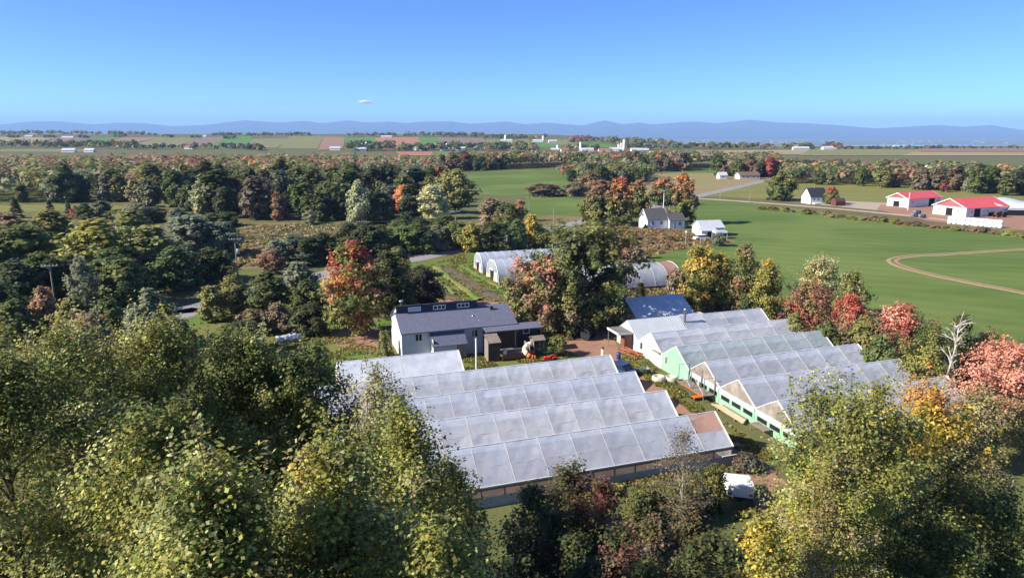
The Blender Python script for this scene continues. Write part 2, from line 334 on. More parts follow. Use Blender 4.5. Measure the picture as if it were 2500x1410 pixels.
strip('grass_median', [(3400, 905), (2900, 800), (2500, 715), (2330, 682), (2215, 655), (2178, 636), (2215, 626), (2300, 621), (2420, 613), (2560, 606)], .7, M_mead2, 'thin worn grass strip between the wheel ruts of the track', 0.085)
ROADP = [(300, 810), (440, 765), (485, 750), (800, 668), (1005, 632), (1120, 606), (1230, 581), (1340, 557), (1430, 540), (1540, 514), (1640, 496), (1700, 480), (1790, 459), (1885, 437), (1960, 420)]
strip('road', ROADP, 6.6, M_asph, 'grey country road running past the farm', 0.09)
strip('gravel_road', [(1690, 484), (1760, 488), (1900, 498), (2080, 513), (2250, 530), (2330, 540)], 3.6, M_gravel, 'pale gravel side road along the green field', 0.08)
strip('farm_lane', [(960, 762), (1060, 742), (1130, 735), (1225, 745), (1300, 770)], 4.0, M_dirt, 'reddish dirt lane behind the house', 0.05)

# garden beds, dark crop rows: each row a thing of its own
def ridge_row(name, pts, w, h, m, label, cat, group, seed=0):
    P_ = np.array([G(*p) for p in pts]); n = 14
    t = np.linspace(0, 1, n); k = np.linspace(0, 1, len(P_)); Q = np.stack([np.interp(t, k, P_[:, 0]), np.interp(t, k, P_[:, 1])], -1)
    d = np.gradient(Q, axis=0); d /= np.linalg.norm(d, axis=1)[:, None]; nn = np.stack([-d[:, 1], d[:, 0]], -1); v = []
    r = np.random.RandomState(seed)
    for i in range(n):
        for s_, zz in ((-.5, 0.0), (-.25, .8), (.25, 1.), (.5, 0.0)):
            p = Q[i] + nn[i] * s_ * w * r.uniform(.8, 1.2); v.append((p[0], p[1], 0.03 + zz * h * r.uniform(.6, 1.2)))
    f = [(i * 4 + j, i * 4 + j + 1, i * 4 + 5 + j, i * 4 + 4 + j) for i in range(n - 1) for j in range(3)]
    return tag(add_mesh(name, v, f, m), label, cat, group)

# ------------------------------------------------------------------ far fields on the rise
def far_field(c4, m, label, dz=0.25, n=14):
    P_ = [np.array(p, float) for p in c4]; g = np.linspace(0, 1, n + 1); S_, T_ = np.meshgrid(g, g, indexing='ij'); S_, T_ = S_.reshape(-1, 1), T_.reshape(-1, 1)
    p = P_[0] * (1 - S_) * (1 - T_) + P_[1] * S_ * (1 - T_) + P_[2] * S_ * T_ + P_[3] * (1 - S_) * T_
    v = np.column_stack([p, T(p[:, 0], p[:, 1]) + dz])
    f = [(i * (n + 1) + j, (i + 1) * (n + 1) + j, (i + 1) * (n + 1) + j + 1, i * (n + 1) + j + 1) for i in range(n) for j in range(n)]
    return struct(add_mesh('far_field', v, f, m, smooth_=True), label)
RAYS = np.geomspace(850, 6000, 400)
def ray_T(u, v):         # where the ray through (u,v) meets the terrain
    xn, yn = (u - 1250) / FPX, (v - 705) / FPX; t = RAYS / (CP - yn * SP); x, z = xn * t, CAMH - (SP + yn * CP) * t
    hit = np.nonzero(z <= T(x, RAYS))[0]
    if len(hit) and hit[0] < len(RAYS) - 1: return (float(x[hit[0]]), float(RAYS[hit[0]]))
    return (at(u, v, 2600)[0], 2600.0)
FCOL = {'brown': ((0.27, 0.17, 0.12), (0.22, 0.14, 0.10)), 'tan': ((0.30, 0.24, 0.14), (0.25, 0.2, 0.115)), 'green': ((0.10, 0.20, 0.05), (0.085, 0.165, 0.045)), 'olive': ((0.19, 0.19, 0.085), (0.16, 0.16, 0.07)),
        'red': ((0.34, 0.17, 0.11), (0.28, 0.14, 0.09)), 'mauve': ((0.21, 0.15, 0.125), (0.18, 0.13, 0.11))}
FM = {k: mat('far_' + k, a, b, scale=0.012, spec=0.05, rough=1.0) for k, (a, b) in FCOL.items()}
far = [((-60, 351), (90, 351), (130, 336), (-60, 334), 'tan'), ((90, 352), (150, 352), (235, 337), (130, 336), 'mauve'), ((150, 351), (250, 350), (300, 336), (235, 337), 'green'), ((250, 350), (320, 351), (390, 336), (300, 336), 'brown'),
       ((320, 356), (440, 358), (480, 336), (390, 335), 'olive'), ((440, 358), (510, 357), (560, 334), (480, 336), 'mauve'), ((505, 358), (600, 360), (620, 332), (555, 334), 'green'), ((600, 362), (675, 362), (708, 338), (615, 340), 'olive'),
       ((678, 364), (775, 364), (790, 333), (706, 333), 'olive'), ((775, 367), (838, 364), (842, 335), (790, 334), 'brown'), ((842, 352), (930, 353), (915, 335), (842, 337), 'green'), ((930, 366), (1040, 364), (1020, 335), (915, 336), 'red'),
       ((1030, 360), (1090, 361), (1070, 336), (1020, 336), 'green'), ((1080, 352), (1190, 354), (1180, 337), (1068, 336), 'mauve'), ((1190, 355), (1310, 362), (1290, 340), (1184, 339), 'olive'), ((1290, 360), (1380, 360), (1330, 343), (1285, 342), 'green'),
       ((1330, 352), (1450, 360), (1420, 343), (1330, 340), 'olive'), ((1430, 360), (1520, 362), (1470, 348), (1400, 344), 'green'),
       ((980, 383), (1062, 382), (1055, 371), (965, 371), 'red'), ((1065, 381), (1200, 378), (1190, 371), (1060, 371), 'green'), ((1180, 379), (1300, 379), (1290, 372), (1185, 372), 'tan'), ((1300, 378), (1500, 376), (1480, 369), (1300, 372), 'olive'),
       ((1700, 376), (2000, 378), (2000, 366), (1700, 368), 'tan'), ((1950, 382), (2260, 390), (2240, 366), (1980, 364), 'olive'), ((2200, 392), (2700, 400), (2700, 374), (2230, 372), 'tan'), ((2230, 371), (2760, 373), (2700, 361), (2240, 362), 'mauve'),
       ((-200, 371), (230, 372), (210, 364), (-200, 366), 'olive')]
for i, (a, b, c, d, k) in enumerate(far):
    nm = {'brown': 'brown ploughed', 'tan': 'tan harvested', 'green': 'fresh green', 'olive': 'dull olive', 'red': 'reddish ploughed', 'mauve': 'dark fallow'}[k]
    far_field([ray_T(*a), ray_T(*b), ray_T(*c), ray_T(*d)], FM[k], nm + ' field patch on the far rise', 0.3 + 0.05 * (i % 5))
# river in the valley
M_water = mat('river_water', (0.10, 0.16, 0.22), (0.09, 0.14, 0.2), scale=0.001, rough=0.08, spec=0.6)
rv = []
for i in range(25):
    az = 0.10 + 1.0 * i / 24; ya = 7900 + 300 * sin(i * 0.9); yb = 8750 + 350 * sin(i * 0.6 + 1); rv += [(az * ya, ya, -149.0), (az * yb, yb, -149.0)]
struct(add_mesh('river', rv, [(2 * i, 2 * i + 2, 2 * i + 3, 2 * i + 1) for i in range(24)], M_water), 'thin pale strip of river in the distance')
# mountains
prof = [(-900, 306), (-500, 301), (-200, 305), (0, 306), (75, 300), (150, 300), (230, 305), (290, 302), (350, 303), (420, 308), (500, 306), (600, 298), (680, 302), (740, 299), (790, 303), (850, 298), (900, 302), (950, 300), (990, 303), (1040, 300), (1100, 300), (1150, 304), (1240, 300), (1280, 305),
        (1330, 302), (1420, 307), (1475, 298), (1520, 305), (1560, 302), (1590, 305), (1690, 300), (1750, 303), (1830, 297), (1900, 302), (1960, 303), (2040, 306), (2140, 312), (2210, 309), (2290, 306), (2350, 309), (2420, 306), (2460, 311), (2500, 315), (2800, 305), (3400, 308)]
pu = np.array([p[0] for p in prof], float); pv = 302.5 + (np.array([p[1] for p in prof], float) - 303.5) * 1.3
mu = np.linspace(-900, 3400, 620); ny = 44; my = np.linspace(15000, 24500, ny); V = []
for j, y in enumerate(my):
    az = (mu - 1250) / FPX; x = az * (y * CP) * 1.0
    top = CAMH + (318 - np.interp(mu, pu, pv) - 0.7 * fbm(mu / 14, mu * 0 + 3, 9, 3)) / FPX * 22500 * 1.02
    f_ = np.exp(-((y - 22000) / 2900.0) ** 2)
    rid = fbm(mu / 40 + y / 2600, np.full_like(mu, y / 1900.0), 31, 4)
    z = -152 + (top + 150) * np.clip(f_ * (1 - (0.55 * np.abs(2 * rid - 1) + .1) * (1 - smooth(20500, 22000, y))), 0, 1)
    V.append(np.stack([x, np.full_like(mu, y), z], -1))
V = np.concatenate(V); nm_ = len(mu)
struct(add_mesh('mountains', V, [(j * nm_ + i, j * nm_ + i + 1, (j + 1) * nm_ + i + 1, (j + 1) * nm_ + i) for j in range(ny - 1) for i in range(nm_ - 1)], M_mount, smooth_=True), 'long low range of blue mountains along the horizon')
# the air
hz, ht = new_mat('hazy_air'); ho = N(ht, 'ShaderNodeOutputMaterial'); hv = N(ht, 'ShaderNodeVolumePrincipled')
hv.inputs['Color'].default_value = (0.37, 0.61, 1.0, 1); hv.inputs['Density'].default_value = 6.8e-5; hv.inputs['Anisotropy'].default_value = 0.0
ht.links.new(hv.outputs[0], ho.inputs['Volume'])
struct(MB().box(-42000, 42000, -700, 24900, -205, 390).build('haze', hz), 'thin bluish haze over the whole valley', 'stuff')
# ================================================================== buildings
def window(parent, face, x, z, w, h, off=0.0, frame=None, cols=2, rows_=1, pane_m=None, fw=0.09):
    """face: 'f' front wall (y=off, looks to -y), 'l' end wall (x=off, looks to -x), 'r' (+x)"""
    frame = frame or M_white
    def pt(a, b, d):           # a along wall, b up, d outwards
        if face == 'f': return (a, off - d, b)
        if face == 'l': return (off - d, a, b)
        return (off + d, a, b)
    def slab(mb, a0, a1, b0, b1, d0, d1):
        p, q = pt(a0, b0, d0), pt(a1, b1, d1); mb.box(min(p[0], q[0]), max(p[0], q[0]), min(p[1], q[1]), max(p[1], q[1]), min(p[2], q[2]), max(p[2], q[2]))
    m = MB()
    for (a0, a1, b0, b1) in ((x, x + w, z, z + fw), (x, x + w, z + h - fw, z + h), (x, x + fw, z + fw, z + h - fw), (x + w - fw, x + w, z + fw, z + h - fw)): slab(m, a0, a1, b0, b1, 0.0, 0.07)
    for c in range(1, cols): a = x + w * c / cols; slab(m, a - fw / 2, a + fw / 2, z + fw, z + h - fw, 0.0, 0.06)
    for c in range(1, rows_): b = z + h * c / rows_; slab(m, x + fw, x + w - fw, b - fw / 3, b + fw / 3, 0.0, 0.055)
    o = m.build('window', frame, parent)
    for c in range(cols):
        mp = MB(); a0 = x + fw + (w - 2 * fw) * c / cols; a1 = x + fw + (w - 2 * fw) * (c + 1) / cols; slab(mp, a0, a1, z + fw, z + h - fw, 0.0, 0.025); mp.build('pane', pane_m or GLASS, o)
    return o
def panel(parent, name, face, x0, x1, z0, z1, off, m, d=0.04):
    mb = MB()
    if face == 'f': mb.box(x0, x1, off - d, off + 0.01, z0, z1)
    elif face == 'l': mb.box(off - d, off + 0.01, x0, x1, z0, z1)
    else: mb.box(off - 0.01, off + d, x0, x1, z0, z1)
    return mb.build(name, m, parent)
def slope(parent, name, x0, x1, ya, za, yb, zb, m, th=0.12, ribs=0):
    mb = MB()
    L_ = hypot(yb - ya, zb - za); ny, nz = -(zb - za) / L_ * th, (yb - ya) / L_ * th
    if nz < 0: ny, nz = -ny, -nz
    mb.extrude([(x0, ya, za), (x0, yb, zb), (x0, yb + ny, zb + nz), (x0, ya + ny, za + nz)], (x1 - x0, 0, 0))
    if ribs:
        k = int((x1 - x0) / ribs)
        for i in range(k + 1):
            x = x0 + 0.03 + (x1 - x0 - 0.06) * i / k; e = 1.35
            mb.extrude([(x - .03, ya + ny, za + nz), (x - .03, yb + ny, zb + nz), (x - .03, yb + ny * e, zb + nz * e), (x - .03, ya + ny * e, za + nz * e)], (.06, 0, 0))
    return mb.build(name, m, parent)
def gable_shell(root, L, Wd, eave, ridge, mw, mr, over=0.35, end=0.3, ribs=0, gable_m=None, fascia=None, name_roof='roof'):
    m = MB(); h = Wd / 2
    m.box(0, L, 0, Wd, 0, eave); m.build('wall', mw, root)
    for x in (0.0, L - 0.12): MB().extrude([(x, 0.0, eave), (x, Wd, eave), (x, h, ridge - 0.04)], (0.12, 0, 0)).build('gable', gable_m or mw, root)
    k = (ridge - eave) / h
    slope(root, name_roof, -end, L + end, -over, eave - over * k, h, ridge, mr, ribs=ribs)
    slope(root, name_roof, -end, L + end, Wd + over, eave - over * k, h, ridge + 0.004, mr, ribs=ribs)
    if fascia:
        for x in (-end - 0.03, L + end):
            for s_ in (0, 1):
                y0 = -over if s_ == 0 else Wd + over; f = MB()
                f.extrude([(x, y0, eave - over * k - .16), (x, h, ridge - .16), (x, h, ridge + 0.15), (x, y0, eave - over * k + 0.15)], (0.1, 0, 0)); f.build('bargeboard', fascia, root)

# ---- greenhouse bays -------------------------------------------------------
PMESH = {}
def panel_mesh(fm, k):
    key = (fm.name, k)
    if key in PMESH: return PMESH[key]
    r = np.random.RandomState(100 + k); n = 9; v = []; ph = r.uniform(0, 6, 4); amp = (0.03, 0.05, 0.075, 0.055, 0.025)[k % 5]
    for j in range(n + 1):
        for i in range(n + 1):
            x, y = i / n, j / n
            z = -amp * 1.3 * sin(pi * x) * (0.4 + 0.6 * sin(pi * y)) + amp * 0.42 * sin(5 * x + 9 * y + ph[0]) * sin(pi * x) + amp * 0.3 * sin(13 * x - 6 * y + ph[1]) * sin(pi * x) + r.normal(0, amp * 0.1)
            v.append((x, y, z if 0 < i < n else z * 0.15))
    f = [(j * (n + 1) + i, j * (n + 1) + i + 1, (j + 1) * (n + 1) + i + 1, (j + 1) * (n + 1) + i) for j in range(n) for i in range(n)]
    me = bpy.data.meshes.new('roof_panel'); me.from_pydata(v, [], f); me.materials.append(fm); me.update(); me.polygons.foreach_set('use_smooth', [True] * len(f))
    PMESH[key] = me; return me
def bay(label, a0, a1, q, half, prof_, ncol, film, group, seed=0, ends=('film', 'film'), sides=(False, False), special=None, skip=0, wall_m=None, ridge_cap=True, end_m=None, floor=True):
    """prof_: list of (y from ridge, z) ridge first, down to the eave"""
    root = thing('greenhouse', label, 'greenhouse', W(a0, q), FA, group); L = a1 - a0; r = random.Random(seed); cw = (L - skip) / ncol
    for sgn in (-1, 1):
        for i in range(ncol):
            for k in range(len(prof_) - 1):
                (y1, z1), (y0, z0) = prof_[k], prof_[k + 1]; fm = film
                if special and sgn == -1 and (i, k) in special: fm = special[(i, k)]
                o = bpy.data.objects.new('roof_panel', panel_mesh(fm, r.randrange(5))); COL.objects.link(o); o.parent = root
                sl_ = atan((z1 - z0) / (y0 - y1)); ln = hypot(z1 - z0, y0 - y1)
                if sgn == -1: o.location = (skip + i * cw + .02, -y0, z0); o.rotation_euler = (sl_, 0, 0)
                else: o.location = (skip + (i + 1) * cw - .02, y0, z0); o.rotation_euler = (sl_, 0, pi)
                o.scale = (cw - 0.04, ln - 0.01, 1.0)
    fr = MB()
    for i in range(ncol + 1):
        x = skip + i * cw; x = min(max(x, 0.04), L - 0.04); rr = 0.04 if i in (0, ncol) else 0.018
        for sgn in (-1, 1):
            for k in range(len(prof_) - 1): fr.bar((x, sgn * prof_[k][0], prof_[k][1] + .004), (x, sgn * prof_[k + 1][0], prof_[k + 1][1] + .004), rr, sides=4)
    for sgn in (-1, 1):
        for k in range(1, len(prof_) - 1): fr.bar((skip, sgn * prof_[k][0], prof_[k][1] - .02), (L, sgn * prof_[k][0], prof_[k][1] - .02), 0.022, sides=4)
    for i in range(0, ncol + 1, 2):
        x = min(max(skip + i * cw, .06), L - .06)
        for sgn in (-1, 1): fr.bar((x, sgn * (half - .06), 0), (x, sgn * (half - .06), prof_[-1][1]), 0.035, sides=4)
        fr.bar((x, -half, prof_[-1][1]), (x, half, prof_[-1][1]), 0.02, sides=4)
    fr.build('frame', M_wdirty, root)
    cap = MB(); cap.bar((skip - .05, 0, prof_[0][1] + 0.02), (L + .05, 0, prof_[0][1] + 0.02), 0.035, sides=6); cap.build('ridge_cap', M_white if ridge_cap else M_metal, root)
    ez = prof_[-1][1]
    gt = MB(); gt.box(-.08, L + .08, -half - .09, -half + .05, ez - .1, ez + .015); gt.build('gutter', M_wood if not ridge_cap else M_metal, root)
    for e, (kind, x) in enumerate(zip(ends, (0.0, L))):
        if kind is None: continue
        pts = [(x, -p[0], p[1]) for p in reversed(prof_)] + [(x, p[0], p[1]) for p in prof_[1:]]
        d = -0.06 if e == 0 else 0.06
        gm = {'film': F_clear, 'dirty': F_dirty, 'white': M_white, 'mint': M_mint, 'solid': M_wdirty}[kind]
        g = MB(); g.extrude(pts, (d, 0, 0)); g.build('gable', gm, root)
        rim = MB()
        for k in range(len(pts) - 1): rim.bar((x + d, *pts[k][1:]), (x + d, *pts[k + 1][1:]), 0.045, sides=5)
        rim.build('end_rim', M_white, root)
        wm = {'film': F_clear, 'dirty': M_mint, 'white': M_white, 'mint': M_mint, 'solid': M_wdirty}[kind]
        if wall_m: wm = wall_m[e] or wm
        MB().box(min(x, x + d), max(x, x + d), -half, half, 0, ez - 0.02).build('end_wall', wm, root)
    if floor: MB().box(0.1, L - .1, -half + .02, half - .02, 0.02, 0.07).build('floor', M_floor, root)
    return root
ZE, ZR = 1.85, 4.0
profA = [(0, ZR), (1.65, ZR - (ZR - ZE) * 1.65 / 3.08), (3.08, ZE)]
gA = 'connected film greenhouses nearest the trees'
bay('white covered shorter greenhouse with flat clean sheet behind the others', 5.2, 19.3, 77.6, 3.08, [(0, 4.35), (3.08, 2.35)], 2, F_white, gA, 1, ends=('solid', 'solid'))
aL = 2.0
bay('hazy film greenhouse in front of the short white one', aL, 36.2, 71.1, 3.05, profA, 13, F_film2, gA, 2, ends=('film', 'film'))
bay('film greenhouse with clear blue panels, second from the front of its block but one', aL, 36.2, 64.95, 3.05, profA, 13, F_film, gA, 3)
bay('film greenhouse with crumpled loose sheeting above the front greenhouse', aL, 36.4, 58.85, 3.05, profA, 13, F_film2, gA, 4)
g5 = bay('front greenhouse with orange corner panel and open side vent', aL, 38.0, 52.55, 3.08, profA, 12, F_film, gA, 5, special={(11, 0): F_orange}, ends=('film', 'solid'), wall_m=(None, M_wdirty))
L5 = 36.0
MB().box(0, L5 + .05, -3.2, -3.06, 0, 0.95).build('knee_wall', mat('grey_wall', (0.36, 0.37, 0.37), (0.25, 0.255, 0.26), scale=0.6), g5)
MB().box(0, L5 + .05, -3.13, -3.0, 1.52, 1.83).build('eave_board', M_wood, g5)
for i in range(19): x = .05 + i * (L5 - .1) / 18; MB().box(x - .05, x + .05, -3.19, -3.07, 0.951, 1.519).build('post', M_wood, g5)
MB().box(L5 - 1.2, L5 + .35, -3.32, -3.21, 1.0, 1.08).build('ledge', M_white, g5)
MB().box(L5 + .062, L5 + .09, -3.0, 2.9, 1.0, 1.8).build('vent_screen', M_dark, g5)

profB = [(0, 3.9), (1.0, 3.3), (2.0, 2.64), (3.1, 1.92)]
gB = 'connected curved roof greenhouses beside the dirt lane'
B_A0, B_A1 = 45.6, 67.8
def qB(k): return 84.25 - 6.25 * k
b0 = bay('film greenhouse joined to the ribbed metal roofed shed', B_A0, B_A1, qB(0), 3.1, profB, 4, F_film, gB, 11, ends=('white', 'film'), skip=8.25)
slope(b0, 'metal_roof', -0.15, 8.0, -3.2, 1.86, 0, 3.95, M_metal, th=0.08, ribs=0.33)
slope(b0, 'metal_roof', -0.15, 8.0, 3.2, 1.86, 0, 3.96, M_metal, th=0.08, ribs=0.33)
MB().extrude([(8.05, -3.05, 1.9), (8.05, 0, 3.9), (8.05, 0, 0), (8.05, -3.05, 0)], (0.1, 0, 0)).build('partition', M_dwood, b0)
mb = MB(); mb.lathe([(0.16, 2.0), (0.16, 5.0), (0.24, 5.02), (0.24, 5.2), (0.05, 5.3)], 8.5, -1.0, 0, 12); mb.build('flue_pipe', M_steel, b0, True)
b1 = bay('film greenhouse with white painted gable and grey double door', B_A0, B_A1, qB(1), 3.1, profB, 6, F_film2, gB, 12, ends=('white', 'film'))
dr = panel(b1, 'door', 'l', -1.5, -0.05, 0.02, 1.95, -.06, M_bluegrey, 0.05); panel(b1, 'door', 'l', -0.02, 1.4, 0.02, 1.95, -.06, M_bluegrey, 0.05)
window(b1, 'l', 1.75, .95, .75, 1.1, -.06, M_wdirty, 1); window(b1, 'l', 0.0, 2.75, .3, .42, -.06, M_wdirty, 1)
panel(b1, 'hatch', 'l', -2.85, -1.75, 0.6, 1.75, -.06, F_clear, 0.05); MB().box(-.45, -.07, -2.95, -1.2, 1.97, 2.05).build('awning', M_wood, b1)
b2 = bay('film greenhouse with mint green gable and algae tinted sheeting', B_A0, B_A1, qB(2), 3.1, profB, 7, F_green, gB, 13, ends=('mint', 'film'))
window(b2, 'l', 1.7, .95, .5, 1.1, -.06, M_wdirty, 1)
def low_wall(root, seed):
    r = random.Random(seed); o = MB().box(-.12, -.07, -3.0, 3.0, 1.36, 1.88).build('film_band', F_white, root)
    for y0 in (-2.75, -0.75, 1.2):
        panel(root, 'vent_window', 'l', y0, y0 + 1.5, .78, 1.24, -.07, M_dark, 0.03); panel(root, 'lower_sill', 'l', y0 - .05, y0 + 1.55, .68, .77, -.07, M_mint, 0.08)
b3 = bay('film greenhouse with stained gable beside the steel platform', B_A0, B_A1, qB(3), 3.1, profB, 7, F_film, gB, 14, ends=('dirty', 'film')); low_wall(b3, 1)
b4 = bay('film greenhouse with stained gable and low mint wall', B_A0, B_A1, qB(4), 3.1, profB, 7, F_film, gB, 15, ends=('dirty', 'film')); low_wall(b4, 2)
b5 = bay('last film greenhouse of its block, partly behind the olive tree', B_A0, B_A1, qB(5), 3.1, profB, 7, F_film2, gB, 16, ends=('dirty', 'film')); low_wall(b5, 3)
# canopy in front of the metal roofed shed
cn = thing('porch_canopy', 'flat grey roofed canopy with white edge on thin posts', 'canopy', W(43.2, 82.5), FA)
MB().box(0, 2.2, 0, 3.4, 2.66, 2.76).build('roof', mat('tar_felt', (0.17, 0.165, 0.15), (0.11, 0.105, 0.1), scale=1.2), cn)
f = MB(); f.box(-.05, 2.2, -.05, 0, 2.5, 2.78); f.box(-.05, 0, 0, 3.4, 2.5, 2.78); f.build('fascia', M_white, cn)
for y in (.1, 3.2): MB().bar((.1, y, 0), (.1, y, 2.65), .05).build('post', M_wood, cn)
MB().box(1.0, 2.15, 0.05, 1.3, 0, 2.6).build('closet', M_rwood, cn)

# ---- main farm building ----------------------------------------------------
hs = thing('farm_building', 'long grey building with dark clerestory and shingled roof', 'house', W(14.4, 88.6), FA)
LH = 15.8; QC = 3.7; ZT = 5.35
m = MB(); m.box(0, LH, 0, 8.6, 0, 3.9); m.build('wall', M_bluegrey, hs)
sd = MB(); sd.extrude([(0.0, 0, 3.901), (0.0, 8.6, 3.901), (0.0, QC + .15, 6.35), (0.0, QC, 6.35), (0.0, QC, ZT)], (0.15, 0, 0)); sd.build('gable', M_white, hs)  # sunward gable white, far gable grey: sunlight put into the colour
MB().box(-.03, -.004, 0.02, 8.58, 0, 3.9).build('sunlit_side', M_white, hs)  # sunlit end drawn white, shaded front grey: light painted into the colour
MB().extrude([(LH - .15, 0, 3.901), (LH - .15, 8.6, 3.901), (LH - .15, QC + .4, ZT + .1)], (0.15, 0, 0)).build('gable', M_bluegrey, hs)
slope(hs, 'roof', -0.2, LH + .3, -.45, 3.86 - .45 * (ZT - 3.86) / QC + .05, QC + .4, ZT + .25, M_shingle, th=.14)
slope(hs, 'roof', -0.2, LH + .3, 9.0, 3.8, QC + .4, ZT + .23, M_shingle, th=.13)
cl = MB().box(-.05, 11.4, QC - .05, QC + .12, 5.0, 6.55).build('clerestory', M_navy, hs)
slope(hs, 'clerestory_roof', -.15, 11.5, QC - .2, 6.62, 8.4, 4.3, M_dshingle, th=.1)
for i, x in enumerate((1.6, 5.1, 8.5)): window(hs, 'f', x, 5.72, 1.75, .62, QC - .05, M_white, 1 if i == 0 else 3, pane_m=M_bluegrey if i == 0 else None)
window(hs, 'f', 1.75, 2.5, 1.0, 1.05, 0, M_wdirty, 2); window(hs, 'f', 9.55, 2.35, .95, 1.1, 0, M_wdirty, 2)
mb = MB(); mb.lathe([(.22, 5.0), (.22, 6.75), (.33, 6.76), (.33, 6.95), (.2, 7.0)], 1.0, 5.4, 0, 12); mb.build('flue_pipe', M_steel, hs, True)
for (x, y, s_) in ((10.3, 1.9, .17), (10.9, .9, .12)): mb = MB(); mb.lathe([(s_, 0), (s_ * .9, s_), (.03, s_ * 1.5)], x, y, 3.95 + y * .41, 10); mb.build('roof_vent', M_steel, hs, True)
MB().box(13.1, 13.55, 2.8, 3.15, 4.9, 5.75).build('chimney', M_dwood, hs)
lt = MB(); lt.box(3.9, 8.35, -1.6, 0, 0, 2.2); lt.extrude([(3.9, -1.6, 2.2), (3.9, 0, 2.2), (3.9, 0, 3.3)], (4.45, 0, 0)); lt.build('lean_to', M_bluegrey, hs)
MB().box(3.87, 3.895, -1.6, -0.01, 0, 2.9).build('lean_to_side', M_white, hs)  # white on the sunward face paints in the sunlight
slope(hs, 'lean_to_roof', 3.7, 8.5, -1.85, 2.05, 0.0, 3.45, M_shingle, th=.1)
panel(hs, 'wall_panel', 'f', 7.1, 8.3, 0, 2.1, -1.6, M_wood)
# porch on the far end
slope(hs, 'porch_roof', 11.0, 19.2, -2.2, 3.45, 0.0, 3.72, M_shingle, th=.1)
for x in (11.1, 15.2, 19.0): MB().box(x - .06, x + .06, -2.1, -1.98, 0, 3.4).build('porch_post', M_wood, hs)
MB().box(11.2, 16.0, -.12, -.04, 0, 3.3).build('porch_wall', M_dwood, hs)
MB().box(16.3, 19.0, -.12, -.02, 0, 3.4).build('porch_wall', M_navy, hs); window(hs, 'f', 17.0, 2.2, .95, .85, -.12, M_white, 1)
MB().box(16.2, 19.2, -.4, -.125, 3.18, 3.3).build('ledge', M_white, hs)
# little shed, deck, playset
sh = thing('garden_shed', 'small wooden shed with slanting plank roof in front of porch', 'shed', W(25.0, 84.2), FA)
MB().box(.1, 1.7, .1, 1.9, 0, 2.55).build('wall', M_dwood, sh); MB().box(.06, .095, .1, 1.9, 0, 2.9).build('side_board', M_wood, sh)
for i in range(2): slope(sh, 'roof_board', i * .93, i * .93 + .9, -.1, 2.62, 2.0, 3.3, M_wood, th=.07)
dk = thing('wooden_deck', 'raised wooden deck with low parapet beside the playset', 'deck', W(26.9, 84.0), FA)
for i in range(8): MB().box(0, 4.6, .02 + i * .33, .33 + i * .33, .86, .92).build('plank', M_wood, dk)
MB().box(0, 4.6, -.04, .015, .3, .97).build('skirt', M_rwood, dk); MB().box(3.9, 4.0, .05, 2.6, .925, 1.9).build('parapet', M_wood, dk); MB().box(.25, .75, .2, .7, .925, 1.5).build('box', M_wdirty, dk)
for x in (.1, 2.3, 4.4):
    for y in (.1, 2.4): MB().box(x - .06, x + .06, y - .06, y + .06, 0, .86).build('post', M_dwood, dk)
pl = thing('playset', 'wooden play tower with roof and cream and orange slide', 'playset', W(31.6, 84.5), FA)
for x in (0, 1.4):
    for y in (0, 1.4): MB().box(x - .06, x + .06, y - .06, y + .06, 0, 2.35).build('post', M_wood, pl)
for i in range(5): MB().box(-.06, 1.46, .0 + i * .28, .27 + i * .28, 1.15, 1.2).build('floor_board', M_wood, pl)
slope(pl, 'roof', -.2, 1.6, -.2, 2.3, .7, 2.75, M_wood, th=.06); slope(pl, 'roof', -.2, 1.6, 1.6, 2.3, .7, 2.755, M_wood, th=.06)
MB().box(-.08, -.04, 0, 1.4, .1, 2.3).build('side_board', M_wood, pl)
m = MB()
for z in (.25, .5, .75, 1.0): m.bar((.1, -.1, z), (1.3, -.1, z), .04, sides=5)
m.build('ladder', M_dwood, pl)
m = MB(); P0 = [(-.1, .6, 1.75), (-.7, .5, 1.65), (-1.25, .2, 1.35), (-1.45, -.3, 1.0), (-1.2, -.75, .7)]
for i in range(4): m.bar(P0[i], P0[i + 1], .36, sides=12)
m.build('tube_slide', M_cream, pl, True)
m = MB(); P0 = [(-1.2, -.75, .7), (-.85, -1.0, .45), (-.45, -1.0, .28), (-.15, -1.0, .25)]
for i in range(3): m.bar(P0[i], P0[i + 1], .34, sides=12)
m.build('slide_exit', M_orange, pl, True)
m = MB(); m.bar((1.5, .7, 2.2), (4.2, .7, 2.2), .06); m.bar((4.2, .7, 2.2), (4.2, -.2, 0), .05); m.bar((4.2, .7, 2.2), (4.2, 1.6, 0), .05); m.build('swing_beam', M_wood, pl)

# ---- metal shed behind the block ---------------------------------------------
ms_ = thing('metal_shed', 'metal roofed shed under the shade of the big tree', 'shed', W(50.2, 90.0), FA)
gable_shell(ms_, 9.2, 7.2, 2.7, 4.6, M_bluegrey, M_bluemet, over=.5, end=.4, ribs=.6)
ex = MB(); ex.box(5.2, 10.4, -2.0, -.01, 0, 2.55); ex.build('extension', M_white, ms_); MB().box(5.0, 10.6, -2.2, -.4, 2.56, 2.66).build('extension_roof', M_metal, ms_)
for x in (5.5, 6.4): window(ms_, 'f', x, 1.5, .7, .8, -2.0, M_white, 1)
m = MB(); m.bar((9.0, 2.2, 3.0), (9.0, 2.2, 6.6), .05); m.build('mast', M_steel, ms_)

